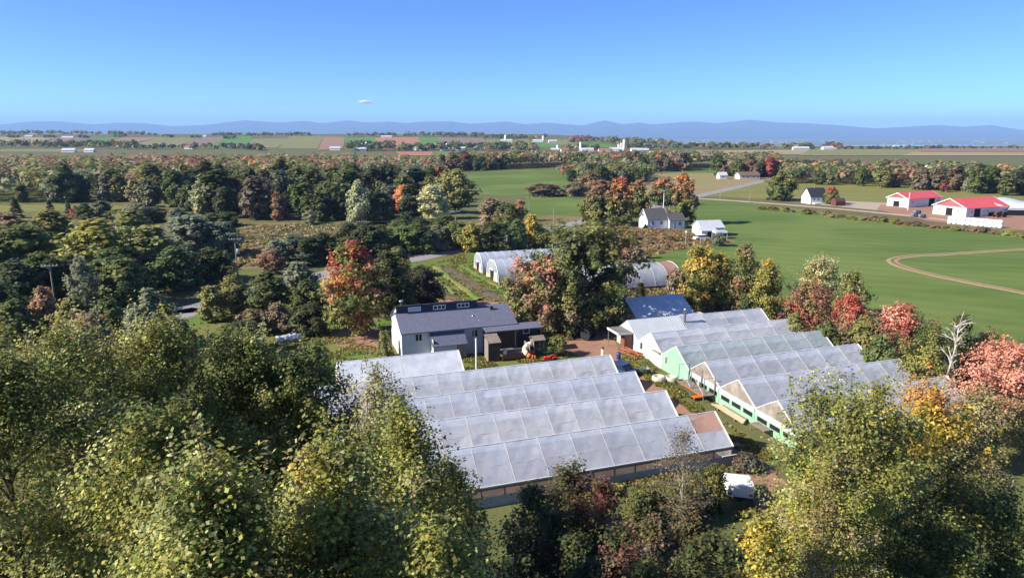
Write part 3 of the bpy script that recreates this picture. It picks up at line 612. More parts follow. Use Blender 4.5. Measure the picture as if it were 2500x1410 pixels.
# ---- hoop houses ---------------------------------------------------------------
def hoop(label, a0, a1, q, half, H, film, ncol, seed, tint_end=False, lw=0.0):
    r_ = thing('hoop_house', label, 'hoop house', W(a0, q), FA, 'arched film tunnels behind the big tree'); L = a1 - a0; n = 12
    arc = [(-half * cos(pi * i / n) * (1 + .0), H * sin(pi * i / n) ** .82) for i in range(n + 1)]
    cw = L / ncol
    for i in range(ncol):
        mb = MB(); x0, x1 = i * cw + .004, (i + 1) * cw - .004
        xs = [x0, (x0 + x1) / 2, x1]
        for y, z in arc:
            for j, x in enumerate(xs): k = .994 if j == 1 else 1; mb.v.append((x, y * k, z * k))
        for a in range(n):
            for j in range(2): b = a * 3 + j; mb.f.append((b, b + 1, b + 4, b + 3))
        mb.build('film_sheet', F_orange if (tint_end and i == ncol - 1) else film, r_, True)
    for i in range(ncol + 1):
        x = i * cw; fr = MB()
        for a in range(n): fr.bar((x, *arc[a]), (x, *arc[a + 1]), .06 if i in (0, ncol) else .02, sides=5)
        fr.build('hoop', M_white, r_)
    for x, d in ((0.0, -.04), (L, .04)):
        MB().extrude([(x, y, z) for y, z in arc], (d, 0, 0)).build('end_film', F_clear, r_)
        MB().box(min(x, x + d * 2), max(x, x + d * 2), -half * .95, half * .95, 0, .9).build('end_board', M_plank if d < 0 else M_wdirty, r_)
    st = MB()
    for y in (-half * .55, -half * .2, half * .2, half * .55): st.box(-.12, -.085, y - .05, y + .05, 0, H * .86)
    st.build('end_frame', M_metal, r_)
    panel(r_, 'doorway', 'l', -half * .22, half * .24, 0.0, 2.1, -.05, M_dark, .08); MB().box(-.2, -.135, -half * .24, half * .26, 2.1, 2.4).build('lintel', M_white, r_)
    panel(r_, 'side_door', 'l', -half * .8, -half * .52, 0.05, 2.0, -.1, M_white, .06)
    if lw:
        for s_ in (-1, 1): MB().box(0, L, s_ * half - .05, s_ * half + .05, 0, lw).build('side_board', M_rwood, r_)
    return r_
hoop('arched film tunnel nearest the road with wooden lower end boards', 40.6, 66.0, 143.8, 3.5, 4.1, F_film, 14, 1)
hoop('arched film tunnel in front of the roadside tunnel', 40.9, 64.0, 134.2, 4.3, 4.2, F_film, 12, 2)
hoop('arched film tunnel with orange tinted end beside the big green tree', 50.0, 73.6, 119.4, 4.6, 4.5, F_film2, 8, 3, tint_end=True, lw=.9)

# ---- white houses, barns ----------------------------------------------------------
def place(u, v): x, y = G(u, v); return (x, y, 0)
wh = thing('white_house', 'white farmhouse with dark shingled roof and lower wing', 'house', place(1580, 560), radians(15))
gable_shell(wh, 6.9, 6.2, 3.1, 6.0, M_white, M_dshingle, over=.3, end=.2, fascia=M_white)
for x in (1.4, 4.3): window(wh, 'f', x, 1.3, .9, 1.2, 0, M_white, 2)
window(wh, 'l', 3.0, 1.2, .8, 1.2, 0, M_white, 2); window(wh, 'l', 2.6, 3.5, .8, 1.0, -.0, M_white, 2)
panel(wh, 'porch_deck', 'f', 4.0, 6.6, 0, .5, 0, M_wdirty, 1.2); MB().box(1.9, 2.3, 2.9, 3.3, 5.6, 6.9).build('chimney', M_brick, wh)
wg = MB(); wg.box(6.95, 12.2, -1.2, 4.2, 0, 2.7); wg.extrude([(6.95, -1.2, 2.7), (6.95, 4.2, 2.7), (6.95, 1.5, 4.7)], (5.25, 0, 0)); wg.build('wing', M_white, wh)
slope(wh, 'wing_roof', 6.8, 12.5, -1.5, 2.5, 1.5, 4.72, M_dshingle); slope(wh, 'wing_roof', 6.8, 12.5, 4.5, 2.5, 1.5, 4.725, M_dshingle)
panel(wh, 'door', 'f', 8.4, 9.1, 0.1, 2.0, -1.2, M_bluegrey); window(wh, 'f', 10.0, 1.0, 1.0, 1.2, -1.2, M_white, 2)
gd = thing('white_garage', 'white garage with grey metal roof and side shed', 'garage', place(1712, 578), radians(12))
gable_shell(gd, 7.0, 6.0, 2.6, 4.3, M_white, M_metal, over=.3, end=.3)
MB().box(-1.2, 3.6, -2.4, -.05, 0, 2.0).build('side_shed', M_white, gd); slope(gd, 'side_shed_roof', -1.4, 3.8, -2.7, 2.0, 0, 2.6, M_metal)
panel(gd, 'door', 'f', .6, 2.2, 0, 1.8, -2.4, M_dark)
ct = thing('white_canopy', 'white peaked canopy tent beside the garage', 'canopy', place(1747, 584), radians(12))
m = MB(); m.extrude([(0, 0, 1.7), (0, 2.4, 1.7), (0, 2.1, 2.3), (0, .3, 2.3)], (3.6, 0, 0)); m.build('cover', F_white, ct)
for x in (.05, 3.5):
    for y in (.05, 2.3): MB().bar((x, y, 0), (x, y, 1.7), .04).build('post', M_white, ct)
w2 = thing('white_house', 'second white house with steep black roof below the red maple', 'house', place(1978, 498), radians(12))
gable_shell(w2, 7.8, 6.4, 3.0, 6.4, M_white, mat('black_shingles', (0.035, 0.037, 0.05), (0.025, 0.027, 0.036), scale=1.5), over=.3, end=.25)
for x in (1.2, 3.2, 5.6): window(w2, 'f', x, 1.2, .85, 1.2, 0, M_white, 2)
window(w2, 'l', 1.2, 1.2, .8, 1.2, 0, M_white, 2); window(w2, 'l', 2.8, 3.5, .8, 1.1, 0, M_white, 2)
MB().box(1.0, 5.2, -1.6, -.02, 0, .45).build('porch', M_white, w2); MB().box(3.6, 4.0, 3.0, 3.4, 6.0, 7.2).build('chimney', M_brick, w2)
gb = thing('small_barn', 'small dark red barn with rounded roof by the gravel road', 'shed', place(2040, 503), radians(12))
pts = [(0, 0, 0), (0, 3.2, 0), (0, 3.2, 1.7), (0, 2.6, 2.6), (0, 1.6, 3.1), (0, .6, 2.6), (0, 0, 1.7)]
MB().extrude(pts, (4.4, 0, 0)).build('wall', M_barn, gb)
for i in range(2, 6):
    a, b = pts[i], pts[i + 1]; MB().extrude([(-.1, a[1], a[2] + .02), (-.1, b[1], b[2] + .02), (-.1, b[1], b[2] + .1), (-.1, a[1], a[2] + .1)], (4.6, 0, 0)).build('roof', M_dwood, gb)
panel(gb, 'door', 'l', 1.0, 2.2, 0, 2.0, 0, M_dwood)
def barn(label, loc, rz, L, Wd, eave, ridge, doors, wins, ldoor, lw):
    b = thing('barn', label, 'barn', loc, rz, 'red roofed white barns'); gable_shell(b, L, Wd, eave, ridge, M_white, M_red, over=.45, end=.5, gable_m=M_red, fascia=M_white)
    MB().box(-.1, -.005, -.06, Wd + .06, eave - .25, eave + .02).build('trim', M_white, b)
    for (x0, x1, h) in doors: panel(b, 'doorway', 'f', x0, x1, 0, h, 0, M_dark, .05)
    for x in wins: window(b, 'f', x, 1.6, .7, .7, 0, M_white, 1)
    panel(b, 'doorway', 'l', ldoor[0], ldoor[1], 0.1, ldoor[2], 0, M_dark, .06)
    for y in lw: window(b, 'l', y, 1.7, .6, .6, 0, M_wdirty, 1)
    return b
barn('white barn with red roof and wide open side door', place(2215, 507), radians(26), 20.5, 9.0, 3.5, 5.5, [(13.0, 16.5, 3.1)], (2.5, 18.5), (3.6, 6.2, 2.3), (7.6,))
bb = barn('longer white barn with red roof behind the row of bales', place(2357, 531), radians(20), 21.0, 13.0, 3.3, 6.1, [(4.0, 7.0, 2.9), (11.2, 15, 1.4)], (2.4, 8.4, 10.0, 18.5), (5.2, 7.8, 2.8), (2.6, 10.0))
MB().extrude([(16, -.5, 3.1), (20, -.5, 3.1), (16, 2.0, 4.4)], (0, -.1, 0)).build('roof_gablet', M_white, bb)
hb = thing('hoop_barn', 'white arched fabric barn with open dark front at picture edge', 'barn', place(2456, 526), radians(-8))
arc = [(6.2 - 6.2 * cos(pi * i / 14), 0, 1.0 + 3.7 * sin(pi * i / 14)) for i in range(15)]
MB().extrude(arc, (3, 22, 0)).build('cover', F_white, hb); MB().extrude([(p[0], -.05, p[2]) for p in arc if p[2] > 1.95], (0, -.08, 0)).build('front_panel', M_white, hb)
MB().box(.3, 12.1, -.04, .2, 0, 2.0).build('opening', M_dark, hb); MB().box(0, .25, -.1, 20, 0, 1.3).build('side_wall', M_wood, hb)
for i in range(12):
    for k in range(2):
        x, y = np.array(G(2318 + i * 11 + (i * 7 % 3), 546 + i * .95)); t = thing('wrapped_bale', 'white wrapped bale in the stacked row before the long barn', 'bale', (x, y, k * 1.25), radians(-40), 'white wrapped bales in a row')
        if i + k == 0:
            m = MB(); m.lathe([(.1, .02), (.58, .02), (.66, .12), (.68, .62), (.66, 1.12), (.58, 1.23), (.1, 1.245)], 0, 0, 0, 14); BALE = m.build('wrap', M_bale, t, True).data
        else: o = bpy.data.objects.new('wrap', BALE); COL.objects.link(o); o.parent = t
for i, (du, dv, k) in enumerate(((0, 0, 0), (9, 1, 0), (18, 2, 0), (27, 3, 0), (5, .5, 1), (14, 1.5, 1))):
    x, y = G(2228 + du, 529 + dv); t = thing('wrapped_bale', 'dark wrapped bale in the pile beside the barn yard', 'bale', (x, y, k * 1.2), .3 * i, 'dark wrapped bales in a pile')
    o = bpy.data.objects.new('wrap', BALE.copy()); o.data.materials.clear(); o.data.materials.append(M_navy if i % 2 else mat('grey_wrap', (0.16, 0.18, 0.24), scale=2, rough=.4)); COL.objects.link(o); o.parent = t
# far small houses at the bend of the road
def small_house(label, u, v, L, Wd, e, r_, mw, mr, rz=0.2, group=None, z=None, name='farm_house', cat='house', xy=None):
    if xy is None: x, y = G(u, v); z = 0
    else: x, y = xy
    o = thing(name, label, cat, (x, y, z or 0), rz, group); gable_shell(o, L, Wd, e, r_, mw, mr, over=.3, end=.3); return o
o = small_house('low bungalow with brown roof at the bend of the road', 1806, 438, 13, 8, 2.6, 4.4, M_wdirty, mat('brown_shingle', (0.16, 0.11, 0.085), scale=1), 0.1)
for x in (1.5, 4.5, 8.5, 11): window(o, 'f', x, 1.0, 1.1, 1.1, 0, M_white, 1)
o = small_house('tiny white shed beside the bungalow', 1756, 437, 5, 4.5, 2.4, 4.2, M_white, M_metal, 0.1)
window(o, 'f', 2, 1.0, .9, .9, 0, M_white, 1)
# farmsteads on the far plain
def silo(u, v, h, r_, label, dome=True, m_=None):
    h *= .72; r_ *= .8; x, y = ray_T(u, v); z = float(T(x, y)); t = thing('silo', label, 'silo', (x, y, z), 0, 'silos on the far plain')
    MB().lathe([(r_, 0), (r_, h)], sides=14).build('barrel', m_ or M_silo, t, True); MB().lathe([(r_ * 1.05, h), (r_ * .95, h + r_ * .5), (r_ * .6, h + r_ * .85), (.1, h + r_)], sides=14).build('dome', M_white, t, True)
for i, (u, v, h, r_, d) in enumerate([(1003, 366, 11, 1.8, 'slim silo by the red ploughed field'), (1016, 367, 7, 1.6, 'short silo beside the slim one in the red field'), (886, 368, 13, 2.2, 'dark silo in the tree clump'), (895, 368, 15, 2.2, 'taller dark silo in the tree clump'),
                                       (1091, 367, 12, 1.9, 'silo at the end of the small white barn'), (1234, 345, 16, 2.8, 'white silo up on the far hill'), (1361, 371, 11, 2, 'silo beside the grey barn with red roof'), (1417, 370, 16, 2.1, 'lone tall silo beside the long white barn'),
                                       (1523, 369, 20, 2.6, 'tallest white silo of the plain'), (1510, 369, 12, 1.9, 'short silo next to the tallest one'), (1516, 368, 14, 1.9, 'middle silo of the white farmstead'), (1326, 346, 14, 3, 'twin silo on the far green slope')]): silo(u, v, h, r_, d, m_=M_navy if 'dark' in d else None)
fb = [(868, 369, 22, 'grey barn under the dark silos', 'g'), (805, 367, 22, 'low white barn before the brown field', 'w'), (1010, 367, 14, 'white barn below the slim silo', 'w'), (1022, 368, 10, 'grey barn below the short silo', 'g'), (1075, 369, 18, 'white barn with a silo at its end', 'w'), (1105, 368, 26, 'long low white barn on the plain', 'w'),
      (1155, 367, 18, 'grey barn before the hedge', 'g'), (1345, 371, 16, 'grey barn beside a silo', 'g'), (1370, 372, 16, 'red roofed barn on the far plain', 'r'), (1420, 371, 24, 'long white barn under the lone silo', 'w'), (1462, 372, 26, 'red roofed cattle barn of the far farmstead', 'r'), (1488, 370, 26, 'white barn beside the tallest silo', 'w'),
      (1542, 371, 20, 'white shed beyond the tallest silo', 'w'), (930, 336, 40, 'white barn on the crest of the rise', 'w'), (1222, 347, 34, 'white barn below the hilltop silo', 'w'), (1300, 347, 30, 'white farm on the far green slope', 'w'), (1340, 348, 24, 'second white farm on the far green slope', 'w'), (150, 338, 40, 'pale farmhouse on the left crest', 'w'),
      (480, 335, 36, 'white farm on the crest above the green patch', 'w'), (60, 335, 30, 'grey farmhouse among crest trees', 'g'), (1560, 372, 20, 'low white barn beyond the cattle barn', 'w'), (2010, 366, 24, 'white sheds on the flat far plain', 'w'), (2035, 364, 22, 'long white shed on the flat far plain', 'w'), (1937, 367, 34, 'grey farm on the flat far plain', 'g'), (2185, 363, 26, 'tiny white hut near the river bank', 'w'),
      (150, 372, 24, 'long white greenhouse roof behind the forest', 'w'), (205, 372, 18, 'shorter white roof behind the forest', 'w'), (450, 364, 18, 'rust roofed house behind the forest', 'r')]
for i, (u, v, L, d, k) in enumerate(fb):
    x, y = ray_T(u, v); z = float(T(x, y)) - .3
    small_house(d, 0, 0, L * .72, 8, 3.4, 5.8, M_white if k != 'g' else M_bluegrey, {'w': M_metal, 'g': M_bluegrey, 'r': mat('rust_roof', (0.36, 0.13, 0.09), scale=.5)}[k], 0.12 - .05 * (i % 4), 'farm buildings on the far plain', z, 'far_barn', 'barn', (x, y))
# the town beyond the river, too small to count
r = random.Random(5); m = MB()
for i in range(110):
    y = r.uniform(9400, 13500); az = r.uniform(0.16, 0.80) if i > 40 else r.uniform(.2, .42); x = az * y; s_ = r.uniform(7, 17); z = -150
    m.box(x, x + s_ * 1.6, y, y + s_, z - 3, z + s_ * .45)
struct(m.build('distant_town', M_white), 'scatter of pale town buildings beyond the river', 'stuff')
# ================================================================== trees
PAL = dict(dk=(.050, .058, .025), green=(.080, .096, .032), olive=(.125, .120, .042), ygreen=(.175, .165, .045), yellow=(.30, .22, .045), orange=(.32, .145, .06), red=(.28, .072, .055), dred=(.18, .075, .055), brown=(.155, .115, .07),
           pale=(.215, .205, .11), grey=(.115, .122, .078), purple=(.028, .018, .024), pink=(.38, .18, .14), rust=(.205, .12, .072), gold=(.31, .21, .045), cream=(.32, .29, .16), white=(1, 1, 1))
def unit(v): return v / np.maximum(np.linalg.norm(v, axis=-1, keepdims=True), 1e-9)
ENV = {'round': lambda t: np.clip(np.sin(pi * (0.10 + 0.90 * t)) ** 0.62, 0.03, 1), 'oval': lambda t: np.clip(np.sin(pi * (0.06 + 0.94 * t ** 0.85)) ** 0.75, 0.03, 1),
       'cone': lambda t: np.clip((1 - t) ** 0.85 * 1.0, 0.02, 1), 'broad': lambda t: np.clip(np.sin(pi * (0.13 + 0.74 * t)) ** 0.55, 0.03, 1), 'dome': lambda t: np.clip(np.sqrt(np.maximum(1 - t ** 2.4, 0)), 0.05, 1), 'tall': lambda t: np.clip(np.sin(pi * (0.12 + 0.88 * t ** 0.7)) ** 0.5, 0.03, 1)}
def leaf_mesh(name, C, Nn, size, cols, sides=4, rng=None, elong=1.25):
    n = len(C); t = unit(np.cross(Nn, rng.normal(size=(n, 3)))); b = np.cross(Nn, t)
    s_ = (size * np.clip(rng.normal(1.0, .24, n), .45, 1.6))[:, None]
    ang = np.arange(sides) * 2 * pi / sides
    V = np.empty((n, sides, 3), np.float32)
    for k, a in enumerate(ang):
        V[:, k] = C + t * s_ * 0.5 * elong * cos(a) + b * s_ * 0.5 * sin(a)
        if sides == 4 and k % 2 == 1: V[:, k] += Nn * s_ * rng.uniform(-.12, .12, (n, 1))
        if sides > 4 and k in (1, 5, 2, 4): V[:, k] += Nn * s_ * 0.09
    me = bpy.data.meshes.new(name); me.vertices.add(n * sides); me.vertices.foreach_set('co', V.reshape(-1))
    me.loops.add(n * sides); me.loops.foreach_set('vertex_index', np.arange(n * sides, dtype=np.int32))
    me.polygons.add(n); me.polygons.foreach_set('loop_start', np.arange(n, dtype=np.int32) * sides); me.polygons.foreach_set('loop_total', np.full(n, sides, np.int32))
    me.update(calc_edges=True)
    ca = me.attributes.new('tint', 'FLOAT_COLOR', 'POINT'); c4 = np.ones((n, sides, 4), np.float32); c4[:, :, :3] = cols[:, None, :]
    ca.data.foreach_set('color', c4.reshape(-1)); me.materials.append(LEAF)
    return me
def tree_mesh(seed, H=10.0, R=3.6, lo=0.2, env='round', limbs=22, subs=7, leaves=38, leaf=0.42, spread=0.42, palette=None, patch=1.6, bark=None, up=0.35, jit=0.28, sides=4, twig=True, trunk_r=None, irregular=0.3, nrand=0.42, zkey=0.0, shoots=0):
    """a trunk with limbs and sub-branches, and leaves hung along the sub-branches; returns (crown mesh, trunk MB)"""
    rng = np.random.RandomState(seed); E_ = ENV[env]; tb = MB(); tr = trunk_r or H * 0.018
    lean = rng.normal(0, 0.02, 2) * H; zl = lo * H
    def axis(z): k = (z / H) ** 1.3; return np.array([lean[0] * k, lean[1] * k, z])
    zz = np.linspace(0, H * (0.93 if env != 'broad' else .8), 6)
    for i in range(5): tb.bar(axis(zz[i]), axis(zz[i + 1]), tr * (1 - .19 * i), tr * (1 - .19 * (i + 1)), sides=7)
    lobes = rng.uniform(0, 6.28, 6)
    def env_r(t, az): return R * E_(t) * (1 + irregular * (0.5 * np.sin(2 * az + lobes[0] + 3 * t) + 0.5 * np.sin(3 * az + lobes[1] - 7 * t) + .35 * np.sin(5 * az + 11 * t + lobes[2])))
    CC, BB, DD = [], [], []
    for i in range(limbs):
        t = (i + rng.uniform(.2, .9)) / limbs; az = i * 2.39996 + rng.normal(0, .35)
        t0 = max(t - rng.uniform(.12, .32), -.10) if env != 'cone' else min(t + .02, .98); zs = zl + max(t0, -.1) * (H - zl) * .97; ze = zl + t * (H - zl)
        rr = float(env_r(np.array(t), az)) * rng.uniform(.62, 1.0); ax0 = axis(max(zs, .05)); e = axis(ze) + np.array([cos(az) * rr, sin(az) * rr, 0]) 
        mid = ax0 * .5 + e * .5 + np.array([0, 0, .05 * H * rng.uniform(-.2, .6)])
        lr = tr * (.42 - .25 * t); tb.bar(ax0, mid, lr, lr * .7, sides=5); tb.bar(mid, e, lr * .7, lr * .25, sides=5)
        for k in range(subs):
            u = rng.uniform(.28, 1.0); base = (ax0 + (mid - ax0) * u * 2) if u < .5 else (mid + (e - mid) * (u - .5) * 2)
            d = unit(unit(e - ax0) * .7 + rng.normal(size=3) * .75 + np.array([0, 0, up])); ln = R * rng.uniform(.16, .42) * (1.1 - .4 * t)
            tip = base + d * ln
            if twig: tb.bar(base, tip, lr * .28, lr * .08, sides=3)
            CC.append(base); BB.append(tip); DD.append(e - axis(ze))
    for k in range(max(4, subs) if env != 'broad' else 2):        # leader
        base = axis(H * rng.uniform(.82, .93)); tip = base + unit(rng.normal(size=3) * .6 + np.array([0, 0, 1.0])) * R * .22; CC.append(base); BB.append(tip); DD.append(np.array([0, 0, 1.]))
    n0 = len(CC)
    for k in range(shoots):              # slim leafy shoots standing out of the crown
        j = rng.randint(n0); base = BB[j]; o_ = base - axis(zl + (H - zl) * .35); d = unit(unit(o_) * .55 + np.array([0, 0, .9]) + rng.normal(size=3) * .22); tip = base + d * R * rng.uniform(.14, .36)
        tb.bar(base, tip, .02, .008, sides=3); CC.append(base); BB.append(tip)
    CC, BB = np.array(CC), np.array(BB); ns = len(CC); lw = np.full(ns, float(leaves)); lw[n0:] *= .55; sw = np.full(ns, float(spread)); sw[n0:] *= .36
    idx = np.repeat(np.arange(ns), np.maximum(1, rng.poisson(lw))); n = len(idx); spread = sw[idx][:, None]
    u = rng.beta(1.6, 1.1, n)[:, None] * 1.12; P = CC[idx] + (BB[idx] - CC[idx]) * u + rng.normal(0, spread, (n, 3)) * np.array([1, 1, .75])
    P[:, 2] = np.maximum(P[:, 2], 0.06 * H if lo > .1 else 0.05)
    out = unit(P - np.array([0, 0, zl + (H - zl) * .42]) * 1.0 - np.zeros(3))
    loc_ = unit(P - (CC[idx] * .6 + BB[idx] * .4)); Nn = unit(rng.normal(size=(n, 3)) * nrand + out * .7 + loc_ * .45 + np.array([-.2, 0, .5]))
    palette = palette or [((1, 1, 1), 1)]
    pc = np.array([p[0] for p in palette]); pw = np.array([p[1] for p in palette], float); pw /= pw.sum()
    # each patch of the crown leans to one of the palette's colours
    key = fbm(CC[:, 0] / patch + CC[:, 2] / patch * .7 + 50, CC[:, 1] / patch + CC[:, 2] / patch * .5 + 50 + seed, seed, 2) * 1.0 + rng.normal(0, .05, ns)
    key = key * (1 - zkey) + zkey * CC[:, 2] / H
    order = np.argsort(np.argsort(key)) / ns; ci = np.searchsorted(np.cumsum(pw), order).clip(0, len(pw) - 1)
    swap = rng.uniform(size=n) < .13; cidx = ci[idx]; cidx[swap] = rng.choice(len(pw), swap.sum(), p=pw)
    cb = rng.uniform(.82, 1.2, ns)[idx][:, None]
    cols = pc[cidx] * cb * (1 + rng.normal(0, jit, (n, 1))).clip(.45, 1.9) * (1 + rng.normal(0, .07, (n, 3)))
    return leaf_mesh('crown', P, Nn, leaf, cols.clip(.004, .9), sides, rng), tb
def tree_proto(seed, **kw):
    bark = kw.pop('bark', None) or M_bark; me, tb = tree_mesh(seed, **kw)
    tm = bpy.data.meshes.new('trunk'); tm.from_pydata([tuple(map(float, p)) for p in tb.v], [], tb.f); tm.materials.append(bark); tm.update()
    return me, tm
def put_tree(proto, loc, sx, sz, rz, col, label, cat='tree', group=None, name='tree'):
    t = thing(name, label, cat, loc, rz, group); t.scale = (sx, sx, sz)
    for nm, me in (('crown', proto[0]), ('trunk', proto[1])):
        o = bpy.data.objects.new(nm, me); COL.objects.link(o); o.parent = t
        if nm == 'crown': o.color = (*col, 1)
    return t
vary = [((1, 1, 1), 5), ((1.35, 1.2, .9), 2), ((.7, .8, .8), 3)]
RD = [tree_proto(10 + i, env=('round', 'oval', 'tall', 'round')[i], R=(3.9, 3.3, 3.0, 4.3)[i], lo=(.12, .1, .08, .18)[i], limbs=24, subs=7, leaves=36, leaf=.44, spread=.42, palette=vary, irregular=.32) for i in range(4)]
MAPLE = [] and [tree_proto(30 + i, env='oval', R=3.5, lo=.10, limbs=34, subs=8, leaves=40, leaf=.34, spread=.30, palette=vary, irregular=.2) for i in range(2)]
AIRY = [tree_proto(40 + i, env='oval', R=3.2, lo=.15, limbs=20, subs=7, leaves=26, leaf=.36, spread=.36, palette=vary, irregular=.4, bark=M_birch) for i in range(2)]
CON = [tree_proto(50 + i, env='cone', R=2.7, lo=.04, limbs=40, subs=5, leaves=22, leaf=.34, spread=.22, palette=vary, up=-.1, irregular=.2) for i in range(2)]
BUSH = [tree_proto(60 + i, env='dome', R=5.0, lo=.0, H=10, limbs=24, subs=7, leaves=34, leaf=.62, spread=.55, palette=vary, irregular=.35, trunk_r=.15) for i in range(3)]
FARP = [tree_proto(70 + i, env=('round', 'oval', 'tall')[i], R=(4.1, 3.5, 3.2)[i], lo=.06, limbs=18, subs=6, leaves=24, leaf=.75, spread=.5, palette=vary, twig=False) for i in range(3)]
rT = random.Random(77)
def jcol(c, a=.16):
    k = 1 + rT.uniform(-a, a) * 1.3; w = rT.uniform(-.08, .08); return (max(.006, c[0] * k * (1 + w)), max(.006, c[1] * k), max(.006, c[2] * k * (1 - w)))
def plant(u, vt, vb, w, proto, col, label, group=None, cat='tree', name='tree'):
    """tree standing on the ground at (u,vb), reaching row vt, w pixels wide"""
    x, y = G(u, vb); h = vz(y, vt); d = y * CP + CAMH * SP; wm = w * d / FPX
    P_ = proto; R_ = {id(RD): 3.9, id(AIRY): 3.4, id(CON): 2.6, id(BUSH): 5.2, id(FARP): 3.9}[id(P_)]
    c = PAL[col] if isinstance(col, str) else col
    return put_tree(rT.choice(P_), (x, y, -.05), wm / (2 * R_), h / 10.0, rT.uniform(0, 6.28), tuple(k * 2.5 for k in jcol(c)), label, cat, group, name)

# ---- big individual trees of the farm -------------------------------------------
def special(u, vt, vb, w, label, seed, pal, env='oval', name='tree', leaf=.345, lo=.1, limbs=44, subs=9, leaves=23, spread=.3, bark=None, patch=2.0, irregular=.2, jit=.25, zkey=0.0):
    x, y = G(u, vb); h = vz(y, vt); d = y * CP + CAMH * SP; R_ = w * d / FPX / 2 * 1.16
    pr = tree_proto(seed, H=h, R=R_, lo=lo, env=env, limbs=limbs, subs=subs, leaves=leaves, leaf=leaf, spread=spread, palette=[(PAL[c], k) for c, k in pal], patch=patch, bark=bark, irregular=irregular, jit=jit, zkey=zkey)
    return put_tree(pr, (x, y, -.05), 1, 1, 0, (1.85, 1.82, 1.6), label, 'tree', None, name)
special(868, 602, 818, 165, 'tall maple with scarlet and orange patches on green leaves', 201, [('green', 2.3), ('olive', 2.4), ('ygreen', 1.4), ('rust', 1.2), ('orange', 2.6), ('red', 1.5)], name='maple_tree', lo=.14, patch=2.4, limbs=56)
special(1428, 546, 795, 222, 'huge dark green tree standing over the farmyard', 202, [('dk', 2), ('green', 3), ('olive', 4)], env='broad', lo=.12, limbs=64, subs=10, leaves=32, leaf=.40, spread=.36)
special(1308, 628, 806, 170, 'maple turning salmon pink on its sunny side beside the house', 203, [('pink', 2), ('rust', 1.4), ('brown', 1.6), ('olive', 3), ('green', 2)], env='broad', name='maple_tree', lo=.10, limbs=50, patch=4.0)
special(1395, 690, 815, 130, 'low olive tree with brown leaves below the huge green one', 204, [('olive', 3), ('green', 3), ('brown', 2)], env='round', lo=.1, limbs=36)
special(1030, 655, 752, 88, 'small dark purple leaved tree behind the house', 205, [('purple', 1), ('dk', .5)], env='round', lo=.12, leaf=.3, limbs=40)
special(955, 612, 775, 105, 'dark green tree standing close behind the scarlet maple', 206, [('dk', 3), ('green', 1)], env='oval', lo=.08, leaf=.34)
special(973, 610, 676, 66, 'small round green tree on the lawn by the road', 207, [('olive', 2), ('green', 2), ('grey', 1)], env='round', lo=.2, leaf=.32, limbs=36)
special(1152, 549, 613, 62, 'small bright yellow green tree by the road', 208, [('ygreen', 3), ('gold', 1.4), ('olive', 1)], env='oval', lo=.08, leaf=.36)
special(1362, 820, 868, 44, 'young small tree beside the playset', 209, [('olive', 2), ('green', 2)], env='oval', lo=.25, leaf=.17, limbs=20, spread=.14)
special(1705, 604, 752, 100, 'golden yellow tree at the head of the greenhouse row', 210, [('gold', 2), ('ygreen', 3), ('olive', 2)], env='tall', lo=.08, leaf=.27, limbs=44)
special(1748, 622, 752, 70, 'narrow yellow green tree between golden and brown ones', 211, [('ygreen', 3), ('olive', 2), ('gold', 1)], env='tall', lo=.08, leaf=.26)
special(1808, 600, 758, 92, 'tall brownish green tree behind the curved greenhouses', 212, [('olive', 3), ('brown', 2), ('green', 2), ('rust', .6)], env='tall', lo=.08, leaf=.26, limbs=48)
special(1866, 640, 772, 86, 'rounded mustard coloured tree behind the curved greenhouses', 213, [('ygreen', 3), ('olive', 2), ('gold', 1)], env='oval', lo=.08, leaf=.24, bark=M_birch)
special(1990, 628, 775, 118, 'pale leaved birch with white stems at the field edge', 214, [('pale', 3), ('cream', 2), ('olive', 2), ('brown', 1)], env='oval', lo=.18, leaf=.22, bark=M_birch, name='birch_tree', irregular=.4, leaves=26)
special(1968, 692, 815, 110, 'dark crimson maple in front of the pale birch', 215, [('dred', 3), ('brown', 2), ('olive', 2), ('red', .9)], env='round', name='maple_tree', lo=.08, leaf=.22)
special(2072, 660, 800, 80, 'grey green tree at the field edge behind the scarlet maple', 216, [('olive', 3), ('pale', 2), ('green', 2)], env='oval', lo=.1, leaf=.22)
special(2066, 722, 850, 95, 'scarlet topped small maple at the field edge', 217, [('olive', 2), ('brown', 2), ('rust', 1), ('red', 2.6)], env='oval', name='maple_tree', lo=.08, leaf=.2, patch=1.6, zkey=.5)
special(2190, 748, 900, 150, 'broad maple with crimson top and green skirt', 218, [('green', 3), ('olive', 2.4), ('dred', 2.2), ('red', 1.2), ('pink', .8)], env='round', name='maple_tree', lo=.06, leaf=.2, limbs=50, patch=3.0, zkey=.5)
special(2255, 800, 965, 120, 'green bushy tree beside the dead birch', 219, [('green', 3), ('olive', 3), ('ygreen', 1.6)], env='round', lo=.04, leaf=.19)
special(2325, 770, 935, 90, 'dark green tree behind the dead birch', 220, [('green', 3), ('dk', 3), ('olive', 1)], env='oval', lo=.04, leaf=.2)
special(2425, 838, 1075, 215, 'coral pink maple at the edge of the picture', 221, [('olive', 2), ('brown', 1.5), ('rust', 1.4), ('pink', 4)], env='round', name='maple_tree', lo=.08, leaf=.17, limbs=56, patch=3.0, leaves=36, zkey=.6)
special(2400, 815, 930, 130, 'brown green bush behind the coral maple', 222, [('brown', 3), ('olive', 3), ('rust', 1)], env='dome', lo=.0, leaf=.2, name='bush')
special(2360, 960, 1150, 150, 'pale brown loose shrub under the coral maple', 223, [('pale', 2), ('brown', 3), ('olive', 2)], env='dome', lo=.0, leaf=.16, name='bush')
